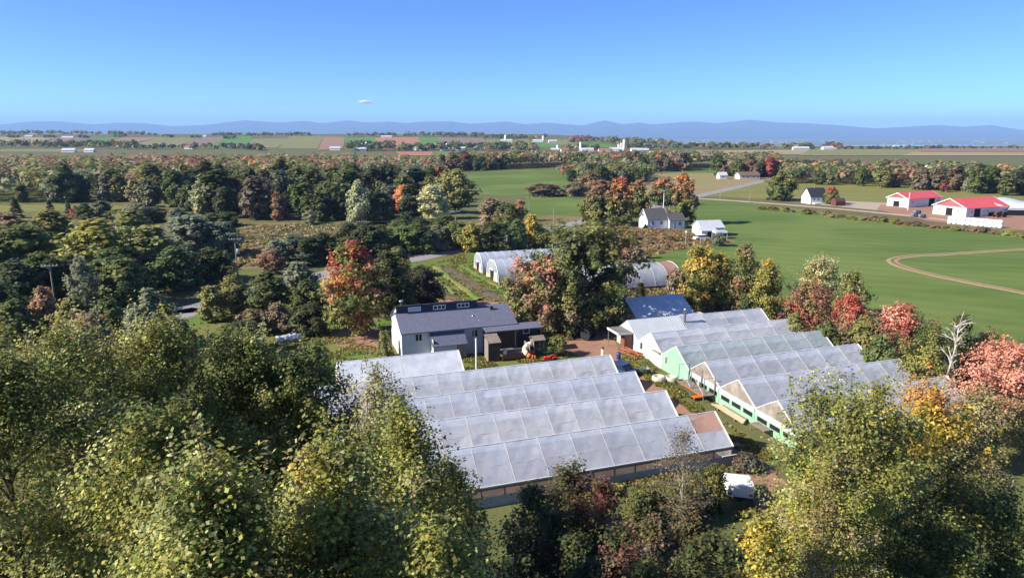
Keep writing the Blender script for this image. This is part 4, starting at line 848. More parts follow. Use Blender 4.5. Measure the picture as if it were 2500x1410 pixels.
# trees around the white house
for a in [(1452, 468, 548, 72, 'round olive brown tree by the white house', 231, [('olive', 3), ('green', 2), ('brown', 2)], 'round'), (1514, 434, 552, 66, 'maple with orange red top before the white house', 232, [('green', 2.2), ('olive', 2.6), ('rust', 1.2), ('orange', 1.6), ('red', .5)], 'oval'),
          (1556, 440, 530, 50, 'slim maple tinged orange by the road', 233, [('olive', 3), ('green', 2), ('rust', 1.4)], 'oval'), (1617, 440, 500, 66, 'orange topped maple across the road from the white house', 234, [('dk', 2), ('green', 2), ('rust', 2), ('orange', .7)], 'round'),
          (1666, 424, 548, 60, 'tall narrow maple with orange crown beside the white house', 235, [('green', 3), ('olive', 3), ('rust', 2), ('orange', 1.6)], 'tall'), (1903, 424, 489, 62, 'round dark green shade tree near the second white house', 236, [('green', 3), ('olive', 2)], 'round'),
          (2028, 459, 498, 28, 'small tree with crimson top beside the second white house', 237, [('green', 2), ('olive', 2), ('dred', 1), ('red', 1)], 'oval')]:
    special(*a[:4], a[4], a[5], a[6], env=a[7], zkey=.6, leaf=.55, lo=.1, limbs=36, subs=7, leaves=34, spread=.4, patch=4)
# middle distance trees: u, top, base, width, kind, colour, description
mid = [(60, 555, 705, 210, RD, 'green', 'broad dark green tree before the yellow green one'), (-70, 540, 700, 200, RD, 'green', 'green tree at the edge of the picture'), (238, 542, 700, 215, RD, 'ygreen', 'big yellow green tree on the near side of the forest'), (375, 553, 690, 170, RD, 'olive', 'olive tree beside the big yellow green one'),
       (330, 515, 612, 130, RD, 'olive', 'olive tree standing behind the yellow green one'), (470, 527, 628, 165, RD, 'grey', 'wide grey green tree above the crop rows'), (552, 545, 625, 90, RD, 'grey', 'smaller grey green tree at the crop rows'), (140, 515, 610, 150, RD, 'olive', 'olive brown tree behind the dark tree'),
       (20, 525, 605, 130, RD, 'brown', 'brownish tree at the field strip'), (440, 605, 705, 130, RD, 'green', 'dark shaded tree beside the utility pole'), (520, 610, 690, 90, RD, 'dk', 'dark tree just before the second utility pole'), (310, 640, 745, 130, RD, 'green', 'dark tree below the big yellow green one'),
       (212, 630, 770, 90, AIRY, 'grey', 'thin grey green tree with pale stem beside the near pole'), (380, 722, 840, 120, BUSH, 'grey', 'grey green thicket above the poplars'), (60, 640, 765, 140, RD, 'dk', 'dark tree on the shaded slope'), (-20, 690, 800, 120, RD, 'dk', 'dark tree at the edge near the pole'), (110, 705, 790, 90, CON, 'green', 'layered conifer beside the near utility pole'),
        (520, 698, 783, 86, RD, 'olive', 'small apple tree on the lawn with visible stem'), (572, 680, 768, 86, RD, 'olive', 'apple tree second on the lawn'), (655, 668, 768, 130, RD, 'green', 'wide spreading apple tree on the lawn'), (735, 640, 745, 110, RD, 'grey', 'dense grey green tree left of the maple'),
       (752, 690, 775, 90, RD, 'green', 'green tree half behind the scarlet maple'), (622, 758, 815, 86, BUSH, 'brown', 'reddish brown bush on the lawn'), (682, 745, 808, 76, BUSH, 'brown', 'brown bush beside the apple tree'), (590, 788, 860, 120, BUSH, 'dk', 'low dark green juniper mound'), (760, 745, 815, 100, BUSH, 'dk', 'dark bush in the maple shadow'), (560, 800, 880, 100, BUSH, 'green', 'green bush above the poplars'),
       (940, 810, 872, 44, BUSH, 'olive', 'olive bush at the corner of the grey building'), (780, 838, 930, 90, RD, 'green', 'green tree next to the white sheeted greenhouse'), (665, 612, 668, 64, RD, 'rust', 'rusty red little tree at the crop rows'), (553, 612, 648, 30, RD, 'grey', 'grey bush under the second pole'),
       (875, 444, 548, 74, RD, 'pale', 'pale yellow green tree at the wood edge'), (1058, 455, 535, 96, RD, 'cream', 'pale grey willow at the wood edge'), (1112, 418, 520, 92, RD, 'olive', 'tall rounded olive tree beside the meadow'), (985, 455, 520, 44, RD, 'orange', 'orange tree before the willow'), (930, 470, 545, 90, RD, 'dk', 'dark tree between pale tree and willow'), (1000, 480, 545, 80, RD, 'dk', 'dark tree in front of the orange one'),
       (1205, 485, 562, 100, RD, 'brown', 'brownish tree above the roadside hedge'), (1240, 500, 570, 80, RD, 'green', 'green tree above the roadside hedge'), (1270, 490, 540, 34, RD, 'rust', 'small rusty tree at the utility pole'), (1298, 524, 600, 56, RD, 'gold', 'yellow green tree on the bank by the road'), (1262, 540, 608, 76, RD, 'green', 'dark green tree behind the roadside tunnel'), (1200, 545, 612, 84, RD, 'dk', 'dark tree beside the bright yellow green one'), (1325, 560, 600, 44, RD, 'olive', 'little tree behind the roadside tunnel'),
       (40, 485, 532, 34, CON, 'dk', 'dark spruce at the field strip, tallest of three'), (125, 489, 528, 28, CON, 'dk', 'dark spruce second along the field strip'), (169, 488, 522, 20, CON, 'dk', 'slim dark spruce by the red bush'), (188, 505, 532, 36, BUSH, 'red', 'red bush on the field strip'), (758, 515, 548, 40, RD, 'pale', 'pale bush at the wood edge'), (1526, 590, 632, 40, BUSH, 'dred', 'crimson bush near the hoop tunnel'), (1550, 588, 632, 36, BUSH, 'dk', 'dark bush beside the crimson bush'), (1550, 605, 690, 70, BUSH, 'brown', 'bare brown bush behind the hoop tunnel'),
       (1562, 690, 738, 40, CON, 'dk', 'small dark conifer beside the metal shed'), (1650, 660, 745, 60, BUSH, 'brown', 'brown brush beside the golden tree'), (1935, 770, 845, 70, BUSH, 'olive', 'olive brush at the foot of the crimson maple'), (1835, 715, 770, 60, BUSH, 'dk', 'dark shrub between the yellow trees'), (2010, 790, 872, 90, BUSH, 'green', 'green brush by the greenhouse ends'), (2100, 780, 880, 90, BUSH, 'olive', 'olive brush below the scarlet maple'), (2140, 830, 930, 90, BUSH, 'green', 'green brush below the broad maple'), (2060, 820, 880, 70, BUSH, 'brown', 'brown brush at the greenhouse ends'),
       (1755, 570, 600, 40, BUSH, 'grey', 'dark bush beside the white canopy'), (1575, 548, 560, 12, BUSH, 'dk', 'small round shrub at the house corner'), (1330, 450, 478, 110, BUSH, 'brown', 'brown thicket in the middle of the meadows'), (1400, 448, 478, 90, BUSH, 'brown', 'brown thicket joining the maples'), (1470, 440, 478, 80, RD, 'rust', 'rusty tree behind the house maples'), (1440, 425, 472, 80, BUSH, 'brown', 'tall brown brush above the meadows')]
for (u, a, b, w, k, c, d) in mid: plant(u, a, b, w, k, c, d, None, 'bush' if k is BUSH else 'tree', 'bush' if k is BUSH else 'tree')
# hedge along the far side of the road, roadside row, brush rows
ORD = ['first', 'second', 'third', 'fourth', 'fifth', 'sixth', 'seventh', 'eighth', 'ninth', 'tenth', 'eleventh', 'twelfth', 'thirteenth']
for i in range(11):
    u = 672 + i * 44 + rT.uniform(-10, 10); vb = 650 - i * 4.2 + rT.uniform(-4, 5); plant(u, vb - rT.uniform(52, 74), vb, rT.uniform(76, 104), RD, rT.choice(['dk', 'green', 'green', 'grey']), f'{ORD[i]} green tree of the roadside hedge, counted from the crop rows', 'trees of the roadside hedge')
for i in range(7):
    u = 850 + i * 42 + rT.uniform(-14, 14); vb = 600 - i * 3.0 + rT.uniform(-4, 4); plant(u, vb - rT.uniform(44, 58), vb, rT.uniform(70, 96), RD, rT.choice(['dk', 'green', 'olive']), f'{ORD[i]} tree of the row behind the roadside hedge, counted from the rough field', 'trees behind the roadside hedge')
for i in range(9):
    u = 215 + i * 42 + rT.uniform(-10, 10); vb = 532 + i * 3 + rT.uniform(-6, 6); plant(u, vb - rT.uniform(26, 52), vb, rT.uniform(44, 80), RD, rT.choice(['green', 'grey', 'olive', 'green']), f'{ORD[i]} small tree of the scrub before the forest, counted from the red bush', 'scrub trees before the forest')
for i in range(6):
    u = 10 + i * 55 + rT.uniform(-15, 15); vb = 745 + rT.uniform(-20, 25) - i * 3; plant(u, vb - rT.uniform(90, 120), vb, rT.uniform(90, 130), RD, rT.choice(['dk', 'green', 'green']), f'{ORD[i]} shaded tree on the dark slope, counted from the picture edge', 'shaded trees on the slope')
for i, (u, vt, vb, w, k, c, d) in enumerate([(120, 712, 812, 90, BUSH, 'rust', 'orange brown bush at the foot of the near pole'), (190, 735, 830, 110, BUSH, 'olive', 'olive bush near the orange brown one'), (270, 738, 835, 90, RD, 'green', 'dark small tree over the hidden road bend'), (40, 745, 835, 130, BUSH, 'green', 'green bush at the picture edge above the poplars'), (345, 752, 850, 90, RD, 'grey', 'grey green small tree beside the thicket'), (430, 775, 870, 90, BUSH, 'olive', 'olive bush at the lawn edge'), (-40, 730, 830, 120, RD, 'dk', 'dark tree at the picture edge above the poplars'), (230, 770, 880, 120, BUSH, 'brown', 'brown bush behind the tall poplar')]):
    plant(u, vt, vb, w, k, c, d, None, 'bush' if k is BUSH else 'tree', 'bush' if k is BUSH else 'tree')
for i in range(26):
    u = 1860 + i * 25 + rT.uniform(-8, 8); vb = 500 + (u - 1860) * .108 + rT.uniform(8, 12)
    plant(u, vb - rT.uniform(6, 14), vb, rT.uniform(20, 36), BUSH, rT.choice(['brown', 'olive', 'rust', 'ygreen', 'brown']), 'low brown brush along the gravel road bank', 'brush along the gravel road bank', 'bush', 'bush')
for i in range(16):
    u, v = 1400 + rT.uniform(0, 290), 575 + rT.uniform(0, 35); plant(u, v - rT.uniform(6, 13), v, rT.uniform(16, 34), BUSH, rT.choice(['brown', 'rust', 'brown', 'olive']), 'dry brown weed clump below the white house', 'dry weed clumps below the white house', 'bush', 'bush')

# ---- woods: nearest trees one by one, the rest as one mass each -------------------
def in_poly(P_, x, y):
    x, y = np.asarray(x), np.asarray(y); c = np.zeros(x.shape, bool); j = len(P_) - 1
    for i in range(len(P_)):
        c ^= ((P_[i][1] > y) != (P_[j][1] > y)) & (x < (P_[j][0] - P_[i][0]) * (y - P_[i][1]) / (P_[j][1] - P_[i][1] + 1e-12) + P_[i][0]); j = i
    return c
def scatter(poly, d, seed):
    P_ = np.array(poly); lo_, hi = P_.min(0), P_.max(0); r = np.random.RandomState(seed)
    ny = int((hi[1] - lo_[1]) / d) + 1; nx = int((hi[0] - lo_[0]) / d) + 1
    J, I = np.meshgrid(np.arange(ny), np.arange(nx), indexing='ij')
    x = lo_[0] + (I + .5 * (J % 2) + r.uniform(-.38, .38, I.shape)) * d; y = lo_[1] + (J + r.uniform(-.38, .38, I.shape)) * d; k = in_poly(poly, x, y)
    return list(zip(x[k].tolist(), y[k].tolist()))
def mass(name, trees, label, q0=150, card0=1.25):
    """trees: (x, y, z, h, r, colour)"""
    r = np.random.RandomState(len(trees)); P_, N_, C_ = [], [], []
    K_ = []
    for (x, y, z, h, R_, c) in trees:
        fr_ = min(1.0, 330.0 / hypot(x, y)) if y < 900 else 1.0; q = int(q0 * fr_ ** 1.1); K_.append(np.full(q, card0 / fr_ ** .45))
        d = unit(r.normal(size=(q, 3))); d[:, 2] = np.abs(d[:, 2]) * 1.1 - .35; az = np.arctan2(d[:, 1], d[:, 0]); ph = r.uniform(0, 6.28, 3)
        k = (1 + .22 * np.sin(3 * az + ph[0] + 4 * d[:, 2]) + .15 * np.sin(5 * az + ph[1] - 6 * d[:, 2])) * r.uniform(.68, 1.04, q)
        p = np.stack([x + d[:, 0] * R_ * k, y + d[:, 1] * R_ * k, z + h * .55 + d[:, 2] * h * .45 * k], -1)
        p[:, 2] = np.maximum(p[:, 2], z + .3); P_.append(p); N_.append(unit(d * 1.0 + r.normal(size=(q, 3)) * .28 + np.array([0, 0, .35])))
        lump = np.sin(4 * az + ph[2] + 5 * d[:, 2]) * .16 + 1
        C_.append(np.array(c)[None] * lump[:, None] * (1 + r.normal(0, .1, (q, 1))).clip(.5, 1.6))
    me = leaf_mesh(name, np.concatenate(P_), np.concatenate(N_), np.concatenate(K_), np.concatenate(C_).clip(.004, .9), 4, r, 1.1)
    o = bpy.data.objects.new(name, me); COL.objects.link(o); struct(o, label, 'stuff'); return o
def wpick(far_, r):
    if r.random() < far_: return PAL[r.choice(['brown', 'rust', 'brown', 'brown', 'olive', 'dred', 'orange' if r.random() < .25 else 'rust', 'olive', 'red' if r.random() < .12 else 'green', 'green', 'brown'])]
    return PAL[r.choice(['dk', 'green', 'green', 'olive', 'green', 'grey', 'dk', 'pale' if r.random() < .5 else 'olive'])]
rw = random.Random(9)
def wood(name, poly_px, d, hmin, hmax, label_mass, label_tree, group, n_front, farfn, seed, card=1.3, rr=(.42, .55), q=150):
    poly = [G(*p) for p in poly_px]; pts = scatter(poly, d, seed); pts.sort(key=lambda p: hypot(*p)); rest = []
    for i, (x, y) in enumerate(pts):
        h = rw.uniform(hmin, hmax) * (rw.uniform(.55, 1.08) if i < n_front else 1); c = tuple(k * 2.0 for k in jcol(wpick(farfn(x, y), rw), .12)); R_ = h * rw.uniform(*rr) * .95
        if i < n_front:
            kn = max(PAL, key=lambda k: -sum((PAL[k][j] * 2.0 - c[j]) ** 2 for j in range(3)) if k != 'white' else -9)
            word = {'dk': 'dark green', 'green': 'green', 'olive': 'olive', 'grey': 'grey green', 'pale': 'pale', 'brown': 'brown', 'rust': 'rusty', 'dred': 'dark red', 'orange': 'orange', 'red': 'red', 'ygreen': 'yellow green', 'purple': 'dark'}.get(kn, 'mixed')
            put_tree(rw.choice(FARP), (x, y, -.1), R_ / 3.9, h / 10, rw.uniform(0, 6.28), c, f'{word} {label_tree}', 'tree', f'{word} {group}')
        else: rest.append((x, y, 0.0, h, R_, c))
    if rest: mass(name, rest, label_mass, card0=card, q0=q)
wood('forest', [(-420, 498), (300, 497), (420, 512), (585, 543), (760, 540), (880, 540), (1000, 528), (1100, 500), (1075, 465), (1075, 424), (1130, 424), (1060, 423), (860, 416), (500, 414), (200, 418), (-420, 421)], 9.6, 10.5, 15.5, 'broad autumn forest of brown, orange and green crowns', 'tree on the near edge of the broad forest', 'trees on the near edge of the forest', 150, lambda x, y: float(np.clip((y - 310) / 130, .08, .9)), 3, card=1.65, q=105)
wood('forest', [(1130, 419), (1300, 410), (1430, 412), (1560, 420), (1640, 420), (1740, 406), (1900, 425), (1900, 404), (1600, 398), (1300, 397), (1100, 404), (1060, 424)], 8.0, 10.5, 14, 'strip of autumn wood behind the meadows', 'tree on the edge of the wood behind the meadows', 'trees on the edge of the meadow wood', 45, lambda x, y: .62, 4, card=1.6)
wood('forest', [(1360, 440), (1380, 424), (1560, 416), (1590, 440), (1540, 455), (1440, 452)], 8, 8, 12, 'green spur of wood between the meadows', 'tree in the green spur between the meadows', 'trees of the green spur', 24, lambda x, y: .18, 5)
wood('forest', [(1900, 436), (1920, 448), (2100, 455), (2300, 468), (2500, 480), (3000, 520), (3000, 462), (2500, 440), (2000, 421), (1890, 418)], 9.2, 8.5, 12.5, 'long mixed wood behind the barns and crop field', 'tree on the edge of the wood behind the barns', 'trees on the edge of the barn wood', 60, lambda x, y: .42, 6, card=1.6)
wood('forest', [(1740, 430), (1770, 410), (1900, 410), (1900, 432), (1840, 434)], 8, 10, 14, 'clump of trees around the bungalow', 'tree in the clump behind the bungalow', 'trees behind the bungalow', 14, lambda x, y: .5, 8)
# far hedges and tree lines on the plain and the rise
def tree_line(pts, n, h, label, seed, far_=.25, wide=0.0):
    r = random.Random(seed); tr = []
    for i in range(n):
        t = r.random() * (len(pts) - 1); k = int(t); a, b = pts[k], pts[k + 1]; u, v = a[0] + (b[0] - a[0]) * (t - k), a[1] + (b[1] - a[1]) * (t - k)
        x, y = ray_T(u, v + r.uniform(-wide, wide)); z = float(T(x, y)); hh = h * r.uniform(.6, 1.15); tr.append((x, y, z - .5, hh, hh * .55, tuple(k * 1.5 for k in jcol(wpick(far_, r), .2))))
    mass('treeline', tr, label, q0=38, card0=3.2)
tree_line([(-80, 359), (100, 359), (220, 359), (340, 362)], 110, 13, 'dark belt of trees behind the forest', 1, .05, 4)
tree_line([(340, 364), (560, 362), (640, 367)], 60, 10, 'thin belt of trees before the olive fields', 2, .2, 2)
tree_line([(845, 367), (960, 364)], 55, 15, 'clump of trees around the dark silos', 3, .05, 4)
tree_line([(975, 367), (1060, 366)], 36, 11, 'clump of trees around the slim silo', 4, .1, 3)
tree_line([(1070, 366), (1200, 366), (1310, 368)], 90, 13, 'hedge of trees behind the far barns', 5, .1, 4)
tree_line([(1380, 368), (1460, 366)], 20, 10, 'few trees around the far farmstead', 6, .1, 2)
tree_line([(1530, 366), (1700, 362), (1900, 364), (2050, 363)], 130, 11, 'dark far belt of trees at the plateau edge', 7, .3, 2)
tree_line([(2050, 363), (2300, 362), (2800, 362)], 120, 5, 'low far belt of trees before the river', 17, .3, 1)
tree_line([(-80, 331), (120, 329), (380, 332)], 120, 16, 'dark tree line on the crest of the rise', 8, .0, 1)
tree_line([(520, 333), (760, 332)], 70, 13, 'tree line on the crest above the olive fields', 9, .1, 1)
tree_line([(850, 334), (1080, 334), (1180, 336)], 110, 15, 'long tree line on the crest of the rise', 10, .2, 1)
tree_line([(1180, 340), (1330, 341)], 50, 13, 'tree line on the slope around hill farms', 11, .2, 2)
tree_line([(1390, 346), (1520, 350), (1640, 356)], 140, 14, 'wooded slope falling towards the valley', 12, .5, 5)
for k, (u, v) in enumerate(((30, 337), (120, 337), (200, 338), (290, 335), (410, 336), (480, 337), (560, 340))): tree_line([(u - 12, v), (u + 16, v)], 9, 10, f'clump of dark trees on the far rise, number {("one","two","three","four","five","six","seven")[k]} from the edge', 20 + k, .0, 1)
# ================================================================== foreground trees
def big_tree(x, y, H, R, label, seed, pal, lo=.35, limbs=44, subs=14, leaves=95, leaf=.115, spread=.30, env='oval', name='poplar_tree', bark=None, patch=1.5, irregular=.28, sides=6, jit=.3, zkey=0.0):
    pr = tree_proto(seed, H=H, R=R, lo=lo, env=env, limbs=limbs, subs=subs, leaves=leaves * (1.3 if y < 24 else .98), leaf=leaf * .8, spread=spread, palette=[(PAL[c], k) for c, k in pal], patch=patch * .7, bark=bark or M_bark, irregular=irregular, sides=4, jit=jit, trunk_r=.2, nrand=.6, zkey=zkey, shoots=110)
    return put_tree(pr, (x, y, -.1), 1, 1, 0, (1.8, 1.9, 1.42), label, 'tree', None, name)
pop = [('green', 2.6), ('olive', 3.6), ('ygreen', 3.4), ('pale', 2.2), ('cream', .8), ('brown', .4), ('gold', .16)]
def fg(u, v, Y, R, label, seed, pal, **kw):     # crown top at (u,v), standing at distance Y
    x, z = at(u, v, Y); return big_tree(x, Y, z, R, label, seed, pal, **kw)
fg(150, 800, 31, 4.6, 'tall poplar with yellowing leaves at the picture edge', 301, pop, lo=.55, leaf=.14, leaves=52)
fg(-60, 880, 22, 4.2, 'poplar rising from the lower corner of the picture', 302, pop, lo=.55, leaf=.125, leaves=56)
fg(385, 800, 34, 4.6, 'poplar with dense olive crown above the dark thicket', 303, pop, lo=.55, leaf=.145, leaves=58)
fg(330, 1010, 19, 3.6, 'poplar in front with green and tan leaves', 304, pop, lo=.5, leaf=.12, leaves=56)
fg(590, 835, 36, 4.3, 'round poplar next to the white sheeted greenhouse', 305, [('green', 3), ('olive', 4), ('ygreen', 1.6), ('pale', 1.4)], lo=.55, leaf=.145, leaves=58)
fg(740, 860, 37, 3.8, 'darker poplar overlapping the white sheeted greenhouse', 306, [('dk', 2), ('green', 3), ('olive', 3), ('pale', 1)], lo=.5, leaf=.145, leaves=52)
fg(945, 880, 27, 2.5, 'thin tree with sparse brown leaves against the greenhouses', 307, [('brown', 3), ('pale', 2), ('rust', 1), ('olive', 2)], lo=.5, leaf=.105, leaves=26, limbs=34, spread=.26, irregular=.4)
fg(960, 1010, 22, 2.8, 'poplar top spreading over the film greenhouses', 308, pop, lo=.5, leaf=.115, leaves=52)
fg(770, 1085, 16.5, 3.3, 'large poplar crown in the foreground with big pale leaves', 309, pop, lo=.55, leaf=.12, leaves=58)
fg(470, 1180, 14, 2.9, 'lowest poplar crown with the largest leaves', 310, pop, lo=.6, leaf=.115, leaves=60)
fg(1150, 1230, 16, 1.7, 'slender poplar with yellow leaves at its top', 311, [('olive', 3), ('ygreen', 2), ('cream', 2), ('green', 2), ('gold', .6)], lo=.6, leaf=.12, leaves=38, limbs=26, irregular=.4)
fg(1100, 1130, 30, 2.2, 'dark leaved tree top before the front greenhouse', 312, [('dk', 3), ('green', 3), ('olive', 2), ('gold', .5)], lo=.5, leaf=.13, leaves=46, limbs=34)
fg(2090, 925, 33, 4.25, 'great olive tree standing before the curved greenhouses', 313, [('olive', 4), ('ygreen', 2.4), ('pale', 2), ('green', 2.4), ('gold', .5)], lo=.25, leaf=.15, leaves=62, env='broad', name='tree', limbs=58, patch=2.4)
fg(2040, 1120, 28, 2.7, 'golden brown birch at the foot of the great olive tree', 314, [('ygreen', 2), ('brown', 3), ('olive', 3), ('gold', 1), ('pale', 1)], lo=.25, leaf=.10, leaves=62, bark=M_birch, name='birch_tree', spread=.26)
fg(2300, 950, 38, 4.6, 'maple with golden orange leaves on its upper boughs', 315, [('dk', 3), ('green', 3), ('olive', 1.6), ('gold', 2.4), ('orange', .5)], lo=.2, leaf=.16, leaves=48, name='maple_tree', patch=4.5, sides=4, zkey=.75)
fg(2440, 1215, 34, 4.2, 'dark shaded tree in the lower corner', 316, [('dk', 4), ('green', 2), ('olive', .5), ('gold', .3)], lo=.15, leaf=.15, leaves=42, name='tree', sides=4)
fg(2310, 1270, 31, 3.2, 'dark maple below the golden boughs', 317, [('dk', 4), ('green', 2), ('ygreen', .4)], lo=.15, leaf=.14, leaves=40, name='maple_tree', sides=4)
fg(1910, 1265, 26, 1.7, 'small maple with bright golden leaves', 318, [('gold', 3), ('ygreen', 2), ('olive', 2)], lo=.2, leaf=.14, leaves=30, name='maple_tree', limbs=26, sides=4)
# brush below the front greenhouse
def brush(u, vt, Y, R, H, label, seed, pal, leaf=.16, leaves=22, env='round', **kw):
    x, z = at(u, vt, Y); pr = tree_proto(seed, H=max(z, 1.2), R=R, lo=kw.pop('lo', .05), env=env, limbs=kw.pop('limbs', 27), subs=10, leaves=leaves, leaf=leaf, spread=.26, palette=[(PAL[c], k) for c, k in pal], patch=1.3, irregular=.35, bark=kw.pop('bark', None), trunk_r=.07)
    return put_tree(pr, (x, Y, -.05), 1, 1, 0, (1, 1, 1), label, 'tree', None, 'small_tree')
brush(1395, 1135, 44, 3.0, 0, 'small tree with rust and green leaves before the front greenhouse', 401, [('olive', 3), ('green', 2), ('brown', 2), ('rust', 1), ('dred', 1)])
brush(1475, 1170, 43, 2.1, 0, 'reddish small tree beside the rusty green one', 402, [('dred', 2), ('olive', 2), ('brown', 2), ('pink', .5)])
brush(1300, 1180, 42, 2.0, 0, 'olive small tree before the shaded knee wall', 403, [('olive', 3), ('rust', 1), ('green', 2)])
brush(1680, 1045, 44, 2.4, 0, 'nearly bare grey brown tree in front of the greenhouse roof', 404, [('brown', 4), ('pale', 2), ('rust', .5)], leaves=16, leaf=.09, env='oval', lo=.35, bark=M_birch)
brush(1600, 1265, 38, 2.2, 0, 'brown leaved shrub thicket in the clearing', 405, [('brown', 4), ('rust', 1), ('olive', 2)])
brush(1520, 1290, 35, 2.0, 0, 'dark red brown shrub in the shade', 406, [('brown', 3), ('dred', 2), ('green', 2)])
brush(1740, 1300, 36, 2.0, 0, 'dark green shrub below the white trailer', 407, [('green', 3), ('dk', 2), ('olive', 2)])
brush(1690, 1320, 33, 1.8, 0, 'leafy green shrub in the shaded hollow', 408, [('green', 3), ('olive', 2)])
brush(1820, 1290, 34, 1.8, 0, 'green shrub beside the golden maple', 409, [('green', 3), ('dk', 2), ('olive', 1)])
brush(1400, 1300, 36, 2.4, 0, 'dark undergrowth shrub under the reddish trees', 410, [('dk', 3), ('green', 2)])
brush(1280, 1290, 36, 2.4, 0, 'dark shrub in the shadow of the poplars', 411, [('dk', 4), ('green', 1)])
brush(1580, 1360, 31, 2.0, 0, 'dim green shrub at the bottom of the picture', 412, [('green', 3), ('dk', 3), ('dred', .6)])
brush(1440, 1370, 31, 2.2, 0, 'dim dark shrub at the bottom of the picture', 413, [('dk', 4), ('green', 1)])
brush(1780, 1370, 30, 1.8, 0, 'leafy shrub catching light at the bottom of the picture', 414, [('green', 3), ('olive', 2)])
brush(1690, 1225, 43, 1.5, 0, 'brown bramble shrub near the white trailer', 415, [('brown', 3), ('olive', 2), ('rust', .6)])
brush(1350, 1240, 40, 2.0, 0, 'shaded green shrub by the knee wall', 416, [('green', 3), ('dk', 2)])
brush(1822, 1140, 58, 1.1, 0, 'grey brown bush behind the white trailer', 417, [('brown', 3), ('grey', 2)], env='dome')
brush(1745, 1140, 51, 1.1, 0, 'bright green weed bush at the greenhouse corner', 418, [('green', 2), ('ygreen', 2)], env='dome')
brush(1660, 1180, 49, 1.3, 0, 'green weed bush along the knee wall', 419, [('green', 2), ('ygreen', 2), ('olive', 1)], env='dome')
brush(1575, 1190, 49, 1.3, 0, 'light green weed bush along the knee wall', 420, [('ygreen', 2), ('green', 2)], env='dome')
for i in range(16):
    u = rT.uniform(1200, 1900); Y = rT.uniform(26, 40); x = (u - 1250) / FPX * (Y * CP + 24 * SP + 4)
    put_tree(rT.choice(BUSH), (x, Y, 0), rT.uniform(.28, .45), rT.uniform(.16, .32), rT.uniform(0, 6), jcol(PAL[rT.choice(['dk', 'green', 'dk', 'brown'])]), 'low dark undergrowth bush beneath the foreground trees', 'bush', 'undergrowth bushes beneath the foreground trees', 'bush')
# dead birches
def dead(u, vt, vb, label, seed):
    x, y = G(u, vb); h = vz(y, vt); r = np.random.RandomState(seed); t = thing('dead_birch', label, 'tree', (x, y, 0)); m = MB(); p = np.array([0, 0, 0.]); pts = [p]
    for i in range(6): p = p + np.array([r.normal(-.12, .16), r.normal(0, .15), h / 6]); pts.append(p)
    for i in range(6): m.bar(pts[i], pts[i + 1], .17 * (1 - i * .14), .17 * (1 - (i + 1) * .14), sides=7)
    m.build('trunk', M_birch, t, True); b = MB()
    for i in range(11):
        k = r.uniform(2.0, 5.8); a = pts[int(k)] + (pts[int(k) + 1] - pts[int(k)]) * (k % 1); d = unit(np.array([r.normal(), r.normal(), r.uniform(.4, 1.6)])); L_ = r.uniform(.7, 1.9); q = a + d * L_; b.bar(a, q, .07, .035, sides=5)
        for j in range(2): b.bar(a + (q - a) * r.uniform(.4, .8), q + r.normal(0, .35, 3), .03, .012, sides=4)
    b.build('branches', M_birch, t)
dead(2300, 755, 990, 'dead white birch with bare forked branches', 1); dead(2335, 788, 985, 'second dead white birch leaning beside the first', 2)

# ---- garden behind the house ------------------------------------------------------
gr = [((1010, 655), (1120, 735), 'dull grey soil bed nearest the purple tree', M_soil, 2.6, .12), ((1060, 652), (1170, 735), 'leafy green crop row beside the grey bed', M_mead2, 1.2, .45), ((1085, 650), (1215, 735), 'broad grey tilled bed in the garden', M_soil, 3.4, .14), ((1125, 650), (1222, 705), 'leafy row at the side of the tilled bed', M_mead2, 1.0, .35), ((1045, 665), (1110, 720), 'low green row along the garden bed', M_mead2, .9, .35)]
for i, (a, b, d, m_, w, h) in enumerate(gr): ridge_row('garden_bed', [a, b], w, h, m_, d, 'garden bed', 'garden beds behind the house', i)
for i in range(7):
    v = 556 + i * 11; ridge_row('crop_row', [(585, v + 6), (700 + 10 * i if i < 3 else 650, v - 6), (860 if i < 3 else 720, v - 14)], 1.2, .38, M_soil if i % 2 else M_weed, ('dark' if i % 2 else 'tan') + ' crop row in the rough brown field', 'crop row', ('dark' if i % 2 else 'tan') + ' crop rows in the rough field', 40 + i)
# grass tufts and leaf litter around the yard, uncountable
def tufts(name, poly_px, n, h, cols, label, seed, w=.22):
    poly = [G(*p) for p in poly_px]; P_ = np.array(poly); lo_, hi = P_.min(0), P_.max(0); r = np.random.RandomState(seed); pts = []
    xy = r.uniform(lo_, hi, (n * 6, 2)); xy = xy[in_poly(poly, xy[:, 0], xy[:, 1])][:n]; pts = np.column_stack([xy, np.zeros(len(xy))])
    C_ = np.array(pts, float); k = vnoise(C_[:, 0] / 1.7, C_[:, 1] / 1.7, seed); keep = k > .35; C_ = C_[keep]; k = k[keep]; n = len(C_); hh = h * r.uniform(.4, 1.2, n) * (k * 1.3); C_[:, 2] = hh * .5
    N_ = unit(np.stack([r.normal(size=n), r.normal(size=n), r.uniform(.1, .9, n)], -1)); cc = np.array([PAL[c] for c in cols])[r.randint(0, len(cols), n)] * (1 + r.normal(0, .22, (n, 1))).clip(.5, 1.6)
    me = leaf_mesh(name, C_, N_, w, cc, 4, r, 1.6); o = bpy.data.objects.new(name, me); o.color = (1.75, 1.65, 1.45, 1); COL.objects.link(o); struct(o, label, 'stuff')
tufts('grass', [(1130, 905), (1135, 868), (1390, 862), (1380, 880)], 5000, .35, ['olive', 'green', 'ygreen'], 'rough grass before the playset', 1)
tufts('grass', [(1510, 880), (1560, 860), (1700, 985), (1900, 1120), (1840, 1130), (1640, 970)], 9000, .4, ['olive', 'green', 'ygreen'], 'rough grass along the curved greenhouses', 2)
